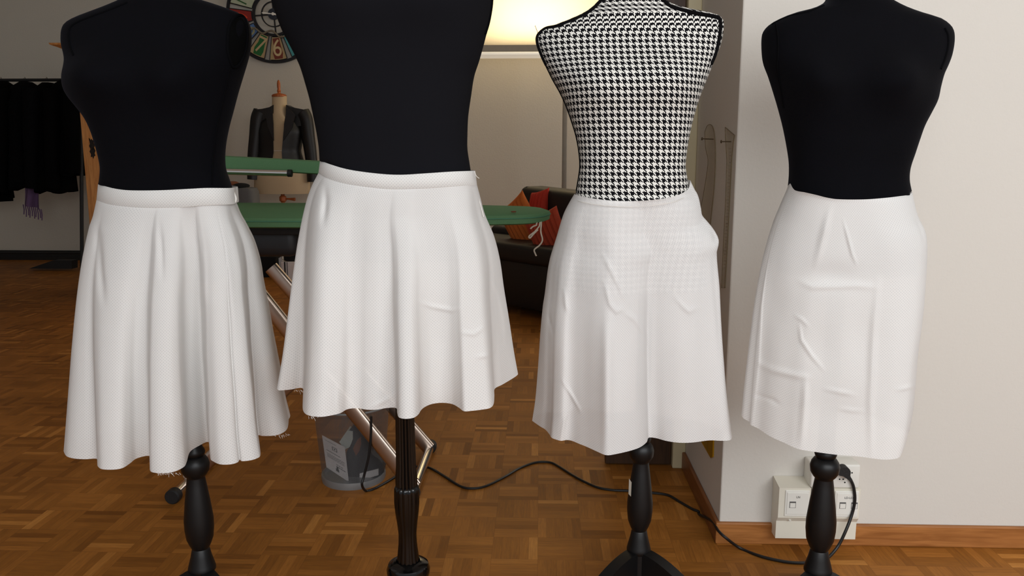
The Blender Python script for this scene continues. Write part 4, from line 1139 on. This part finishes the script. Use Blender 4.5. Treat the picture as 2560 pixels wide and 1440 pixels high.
# boxes on the floor
def pt_f(px, py, Y): return at(px, py, Y)
q0 = at(704, 690, 6.9); q1 = at(742, 655, 6.9)
bx = tag(empty('carton', (q0.x + .07, 6.97, 0)), 'white carton with dark side stripes on the floor below the ironing table', 'box')
MB().box((q0.x, 6.90, .002), (q1.x + .05, 7.12, q1.z), bevel=.004).build('carton_body', M['paper'], bx, smooth=False)
MB().box((at(711,670,6.9).x, 6.894, .003), (at(714,670,6.9).x, 6.899, q1.z)).box((at(718,670,6.9).x, 6.894, .003), (at(719,670,6.9).x, 6.899, q1.z)).build('stripe', M['hole'], bx, smooth=False)
kb = at(728, 640, 6.98)
bk = tag(empty('black_basket', (kb.x + .02, 7.0, q1.z)), 'round black basket with wire handle standing on the white carton', 'basket')
kc = Vector((kb.x + .02, 7.01, q1.z + .001))
hgt = at(728, 632, 6.98).z - q1.z
MB().lathe([(0, .0), (.085, .0), (.095, hgt), (.088, hgt), (.08, .01), (0, .01)], kc, 28, cap=False).build('basket_body', M['blackcl'], bk)
MB().tube([kc + Vector((.085*math.cos(a), -.10 + .0*a, hgt*.55 + .045*math.sin(a))) for a in [math.pi*k/16*2 for k in range(17)]], .003, 6).build('wire_handle', M['wire'], bk)
o_ = [(674,636),(683,625),(692,620),(700,622),(704,631),(696,638),(684,642),(676,641)]
tag(MB().prism([at(x, y, 7.1) for x, y in o_], (0, .05, 0)).build('orange_cushion_pad', M['orangepl'], None, smooth=False), 'orange cardboard piece among the clutter below the ironing table', 'cardboard')
w_ = [(671,620),(688,622),(674,636),(672,638)]
tag(MB().prism([at(x, y, 7.16) for x, y in w_], (0, .02, 0)).build('paper_sheet', M['paper'], None, smooth=False), 'white paper sheet standing behind the orange cardboard', 'paper')
w2 = [(688,650),(706,640),(707,676),(700,680),(690,662)]
tag(MB().prism([at(x, y, 7.14) for x, y in w2], (0, .03, 0)).build('paper_bag', M['paper'], None, smooth=False), 'crumpled pale paper bag left of the white carton', 'bag')
# the low black crate that carries that clutter
ctop = at(690, 646, 7.25).z
cr = at(640, 650, 7.2); cr2 = at(702, 650, 7.2)
tag(MB().box((cr.x, 7.06, .001), (cr2.x, 7.40, at(690, 641, 7.06).z), bevel=.01).build('storage_crate', M['blackcl'], None, smooth=False), 'black storage crate on the floor by the far wall', 'crate')

# ------------------------------------------------------------------ sofa and cushions
sA = atz(1245, 606, .47); sA = at(1240, 604, 5.55); sB = at(1392, 623, 5.10)
zs = (sA.z + sB.z) / 2
dx = Vector((sB.x - sA.x, sB.y - sA.y, 0)).normalized(); dn = Vector((-dx.y, dx.x, 0))   # dn points away from camera
if dn.y < 0: dn = -dn
o0 = Vector((sA.x, sA.y, 0)) - dx * .55
SL = 1.55
def sp_(u, v, z): return o0 + dx * u + dn * v + Vector((0, 0, z))
sf = tag(empty('sofa', sp_(SL/2, .4, 0)), 'dark leather sofa standing askew in the back room', 'sofa')
mt = Matrix.Translation(o0) @ Matrix(((dx.x, dn.x, 0), (dx.y, dn.y, 0), (0, 0, 1))).to_4x4()
MB().box((0, 0.02, .06), (SL, .82, zs - .10), bevel=.02, mat=mt).build('base', M['leather'], sf)
MB().box((0, -.01, zs - .13), (SL, .70, zs), bevel=.035, seg=4, mat=mt).build('seat', M['leather'], sf)
bt = at(1330, 465, 6.0)
ub = (Vector((bt.x, bt.y, 0)) - o0).dot(dx); vb = (Vector((bt.x, bt.y, 0)) - o0).dot(dn)
bl_ = MB().box((ub - .04, vb - .10, zs - .05), (SL + .1, vb + .14, bt.z), bevel=.05, seg=5, mat=mt)
for v in bl_.v:
    u = (v - o0).dot(dx) - ub
    if v.z > zs + .1: v.z -= .045 * max(0, u) / 1.0
bk_ = bl_.build('backrest', M['leather'], sf)
MB().box((.0, vb - .10, zs - .05), (ub - .035, vb + .14, .555), bevel=.04, seg=4, mat=mt).build('low_backrest', M['leather'], sf)
MB().tube([sp_(ub + .02 + .0*i, vb - .075 + .02*i, bt.z - .004) for i in range(6)], .004, 6).build('piping', M['leather'], bk_)
for u in (.25, .62):
    MB().tube([sp_(ub + u, vb - .098, z) for z in (zs, zs + .1, bt.z - .06)], .004, 6).build('stitched_seam', M['leather'], bk_)
for u in (.06, SL - .06):
    for v in (.08, .74):
        MB().tube([sp_(u, v, 0), sp_(u, v, .07)], .022, 12).build('leg', M['rubber'], sf)
def cushion(c, ax, ay, w, h, th, mat, label, ribs=9, seed=0):
    ax, ay = Vector(ax).normalized(), Vector(ay).normalized(); az = ax.cross(ay).normalized()
    n = 28; mb = MB()
    for sg in (1, -1):
        rows = []
        for i in range(n + 1):
            row = []
            for j in range(n + 1):
                u, v = -1 + 2*i/n, -1 + 2*j/n
                k = (max(0, (1 - u**2) * (1 - v**2))) ** .42
                pin_ = 1 - .10 * (1 - abs(u)) * abs(v)**3 - .10 * (1 - abs(v)) * abs(u)**3
                rib = .006 * math.sin(u * ribs * math.pi) * k
                row.append(Vector(c) + ax*(u*w*(1 - .07*(1-v*v)*u*u)) + ay*(v*h*(1 - .07*(1-u*u)*v*v)) + az*(sg*(th*k + rib)))
            rows.append(row)
        mb.grid(rows)
    o = mb.build('cushion', mat, None)
    bm = bmesh.new(); bm.from_mesh(o.data); bmesh.ops.remove_doubles(bm, verts=bm.verts, dist=.0005); bmesh.ops.recalc_face_normals(bm, faces=bm.faces); bm.to_mesh(o.data); bm.free()
    return tag(o, label, 'cushion', 'cushions on the dark sofa')
cushion(at(1368, 582, 5.3) + Vector((0, .08, 0)), (.85, -.38, .42), (-.36, .22, .86), .135, .135, .05, M['rust'], 'rust red ribbed cushion, nearest, right of the board nose', 8)
cushion(at(1345, 528, 5.75), (.75, -.6, .25), (.1, .25, .95), .085, .155, .05, M['red'], 'plain dark red cushion behind the nose of the ironing table', 6)
cushion(at(1305, 562, 5.72), (.6, -.55, .55), (-.45, .1, .86), .15, .19, .05, M['orange'], 'orange ribbed cushion at the left end of the sofa', 8)

# ------------------------------------------------------------------ floor uplighter behind the sofa
LY = 7.75
hl, hr = at(1150, 128, LY), at(1560, 126, LY)
lp = tag(empty('floor_lamp', (at(1411, 400, LY).x, LY, 0)), 'grey metal floor uplighter with long flat head glowing onto the far wall', 'lamp')
zl0, zl1, zl2 = at(1290, 137, LY - .14).z, at(1290, 129, LY - .14).z, at(1290, 112, LY - .14).z
hd_ = MB().box((hl.x, LY - .14, zl1), (hr.x, LY - .128, zl2), bevel=.002).box((hl.x, LY + .128, zl1), (hr.x, LY + .14, zl2), bevel=.002).box((hl.x, LY - .14, zl1), (hl.x + .012, LY + .14, zl2), bevel=.002).box((hr.x - .012, LY - .14, zl1), (hr.x, LY + .14, zl2), bevel=.002).build('lamp_head', M['metal_g'], lp, smooth=False)
MB().box((hl.x - .004, LY - .145, zl0), (hr.x + .004, LY + .145, zl1 - .001), bevel=.006).build('lower_lip', M['lamp_lip'], lp)
px_ = at(1411, 400, LY).x
MB().box((px_ - .022, LY - .02, .03), (px_ + .022, LY + .02, zl0), bevel=.008).build('pole', M['metal_g'], lp)
MB().box((px_ - .2, LY - .16, 0), (px_ + .2, LY + .16, .028), bevel=.008).build('base', M['metal_g'], lp)

# ------------------------------------------------------------------ wardrobe
WY = 5.95
wl_ = at(197, 300, WY).x; wr_ = at(452, 300, WY).x
wz = at(170, 128, WY).z; wz2 = at(160, 112, WY).z
wd = tag(empty('wardrobe', ((wl_ + wr_)/2, WY + .3, 0)), 'honey pine wardrobe with iron lock plate behind the leftmost form', 'wardrobe')
MB().box((wl_, WY + .02, .08), (wr_, WY + .58, wz), bevel=.004).build('carcass', M['pine'], wd, smooth=False)
MB().box((wl_ - .02, WY - .01, 0), (wr_ + .02, WY + .6, .10), bevel=.006).build('plinth', M['pine'], wd, smooth=False)
prof = [(-.005, wz - .03), (-.02, wz - .012), (-.03, wz), (-.07, wz + .02), (-.105, wz2 - .012), (-.11, wz2)]
rows = []
for off, z in prof:
    o2 = -off
    rows.append([Vector((wl_ - o2, WY - o2, z)), Vector((wr_ + o2, WY - o2, z)), Vector((wr_ + o2, WY + .58, z)), Vector((wl_ - o2, WY + .58, z))])
mb = MB().grid(rows, close=True); mb.cap((3, 2, 1, 0)); mb.cap(range(20, 24)); mb.build('cornice', M['pine'], wd, smooth=False)
dr = MB().box((wl_ + .045, WY - .002, .12), (wr_ - .05, WY + .022, wz - .06), bevel=.004).build('door', M['pine'], wd, smooth=False)
ec = at(231, 371, WY)
es = [(-4,-24),(-7,-26),(-2,-20),(0,-24),(2,-20),(7,-22),(5,-14),(8,-8),(5,-2),(8,6),(5,12),(7,18),(3,20),(1,26),(-1,20),(-5,22),(-4,14),(-7,8),(-4,2),(-7,-6),(-4,-12)]
MB().prism([ec + Vector((x*.00295, -.006, -y*.00295)) for x, y in es], (0, .004, 0)).build('lock_plate', M['iron_old'], dr, smooth=False)
MB().tube([ec + Vector((0, -.012, -.002)), ec + Vector((0, -.002, -.002))], .009, 12).build('key', M['iron_old'], dr)

# ------------------------------------------------------------------ clothes rail
RY = 7.45
ra_, rb2 = at(-260, 200, RY), at(203, 206, RY)
zr = at(120, 200, RY).z
rk = tag(empty('clothes_rail', ((ra_.x + rb2.x)/2, RY, 0)), 'black metal clothes rail full of dark coats at the far left', 'clothes rail')
MB().tube([(ra_.x, RY, zr), (rb2.x + .02, RY, zr)], .014, 12).build('top_bar', M['rubber'], rk)
for sx_, ex_ in ((ra_.x, ra_.x), (rb2.x, rb2.x)):
    for dy in (-.26, .26):
        MB().tube([(sx_, RY, zr), (sx_ + (.0 if dy > 0 else 0), RY + dy, .015)], .016, 10).build('upright', M['rubber'], rk)
MB().tube([(ra_.x, RY + .22, .14), (rb2.x, RY + .22, .14)], .012, 10).build('lower_bar', M['rubber'], rk)
pz = at(140, 640, RY)
MB().prism([(at(78, 650, RY).x, RY - .05, .02), (at(185, 650, RY).x, RY - .05, .02), (at(185, 630, RY).x, RY - .05, .10), (at(138, 630, RY).x, RY - .05, .10)], (0, .10, 0)).build('foot_plate', M['rubber'], rk, smooth=False)
def coat(x0, x1, ytop, ybot, mat, label, seed, sleeve=None, name='coat', ruff=.012, dd=.23):
    """garment on the rail seen from its side: narrow in X, broad along the hanger (Y)"""
    a, b = at(x0, 330, RY).x, at(x1, 330, RY).x; cx, hw = (a+b)/2, (b-a)/2
    z1, z0 = at(60, ytop, RY).z, at(60, ybot, RY).z
    rg = random.Random(seed); ph = [rg.uniform(0, 6.28) for _ in range(4)]
    rows = []
    m_ = 22; n_ = 40
    for i in range(m_ + 1):
        t = i / m_; z = lerp(z1, z0, t)
        w = hw * (.35 + .65 * min(1, t / .12) ** .5) * (1 + .06*math.sin(5*t + ph[0]))
        d_ = dd * (.25 + .75 * min(1, t / .2) ** .6) * (1 + .1 * t)
        row = []
        for j in range(n_):
            u = 2*math.pi*j/n_; cu, su = math.cos(u), math.sin(u)
            k = 1 + ruff / .1 * (math.sin(6*u + ph[1] + 2*t) + .5*math.sin(11*u + ph[2])) * t
            row.append(Vector((cx + w*k*math.copysign(abs(cu)**.7, cu), RY + d_*k*math.copysign(abs(su)**.8, su), z + .02*math.sin(3*u + ph[3])*t)))
        rows.append(row)
    e = tag(empty(name, (cx, RY, z0)), label, 'coat', 'dark coats on the clothes rail')
    mb = MB().grid(rows, close=True); mb.cap(range(n_-1, -1, -1)); mb.cap(range(m_*n_, (m_+1)*n_)); mb.build('body', mat, e, sharp=180)
    MB().tube([Vector((cx, RY, z1 - .01)), Vector((cx, RY, zr + .012)), Vector((cx, RY - .012, zr + .026)), Vector((cx, RY - .024, zr + .012))], .003, 6).build('hanger_hook', M['chrome'], e)
    if sleeve:
        sx0, sy1 = sleeve
        P = [at(sx0, ytop + 18, RY - dd*.9), at(sx0 - 2, (ytop + sy1)/2, RY - dd*1.15), at(sx0, sy1, RY - dd*1.1)]
        P = [Vector(p) for p in catmull([tuple(p) for p in P], 6)]
        MB().tube(P, [lerp(.075, .055, i/(len(P)-1)) for i in range(len(P))], 14).build('sleeve', mat, e)
    return e
coat(-70, -12, 203, 500, M['coat'], 'long black coat cut by the left photo edge on the clothes rail', 11, (-30, 480))
coat(-12, 48, 203, 450, M['coat'], 'black coat with a dangling sleeve second in the rail, beside the fluffy one', 12, (2, 478))
coat(44, 110, 205, 470, M['fur'], 'black fluffy wool coat above the purple scarf on the clothes rail', 13, (80, 470), ruff=.018)
coat(104, 158, 207, 478, M['coat'], 'plain black coat between the fluffy coat and the last coat', 14, (132, 470))
coat(152, 203, 200, 435, M['coat'], 'shorter black coat at the right end of the rail by the wardrobe', 15, (182, 432))
# scarf
sc0, sc1 = at(60, 462, RY - .16), at(104, 470, RY - .16)
scf = tag(empty('scarf', at(80, 520, RY - .16)), 'purple fringed scarf dangling below the fluffy black coat', 'scarf')
rows = []
for i in range(14):
    t = i / 13; row = []
    for j in range(19):
        u = j / 18
        p = at(lerp(lerp(60, 57, t), lerp(96, 103, t), u), lerp(440, lerp(512, 524, u), t), RY - .16)
        p.y += .03*math.sin(u*9 + 2*t)
        row.append(p)
    rows.append(row)
MB().grid(rows).build('cloth', M['purple'], scf, sharp=180)
fr_ = MB()
for j in range(10):
    u = j / 9
    a_ = at(lerp(58, 103, u), lerp(511, 523, u), RY - .16); b2 = at(lerp(60, 105, u) + (j % 3), lerp(536, 546, u) + (j % 2)*5, RY - .16)
    fr_.tube([a_, a_.lerp(b2, .5) + Vector((.006, 0, 0)), b2], .005, 5)
fr_.build('fringe', M['purple'], scf)

# ------------------------------------------------------------------ light
def area(name, loc, rot, sx, sy, e, c):
    l = bpy.data.lights.new(name, 'AREA'); l.shape = 'RECTANGLE'; l.size = sx; l.size_y = sy; l.energy = e; l.color = c
    o = bpy.data.objects.new(name, l); col.objects.link(o); o.location = loc; o.rotation_euler = rot
    return o
area('window_light', (1.3, -1.5, 1.9), (R(82), 0, R(4)), 4.4, 1.9, 122, (.95, .98, 1.0))
area('far_room_fill', (3.9, 5.6, 1.7), (R(128), 0, R(90)), 2.6, 1.4, 96, (.97, .98, 1.0))  # unseen fill lamp, added to brighten the back room and far wall
area('lamp_tubes', ((hl.x + hr.x)/2 - .05, LY + .02, zl1 + .02), (R(180), 0, 0), .9, .18, 34, (1, .79, .45))
w = bpy.data.worlds.new('world'); SC.world = w; w.use_nodes = True
w.node_tree.nodes['Background'].inputs[0].default_value = (.9, .94, 1, 1)
w.node_tree.nodes['Background'].inputs[1].default_value = .42
SC.view_settings.view_transform = 'Standard'
SC.view_settings.look = 'None'
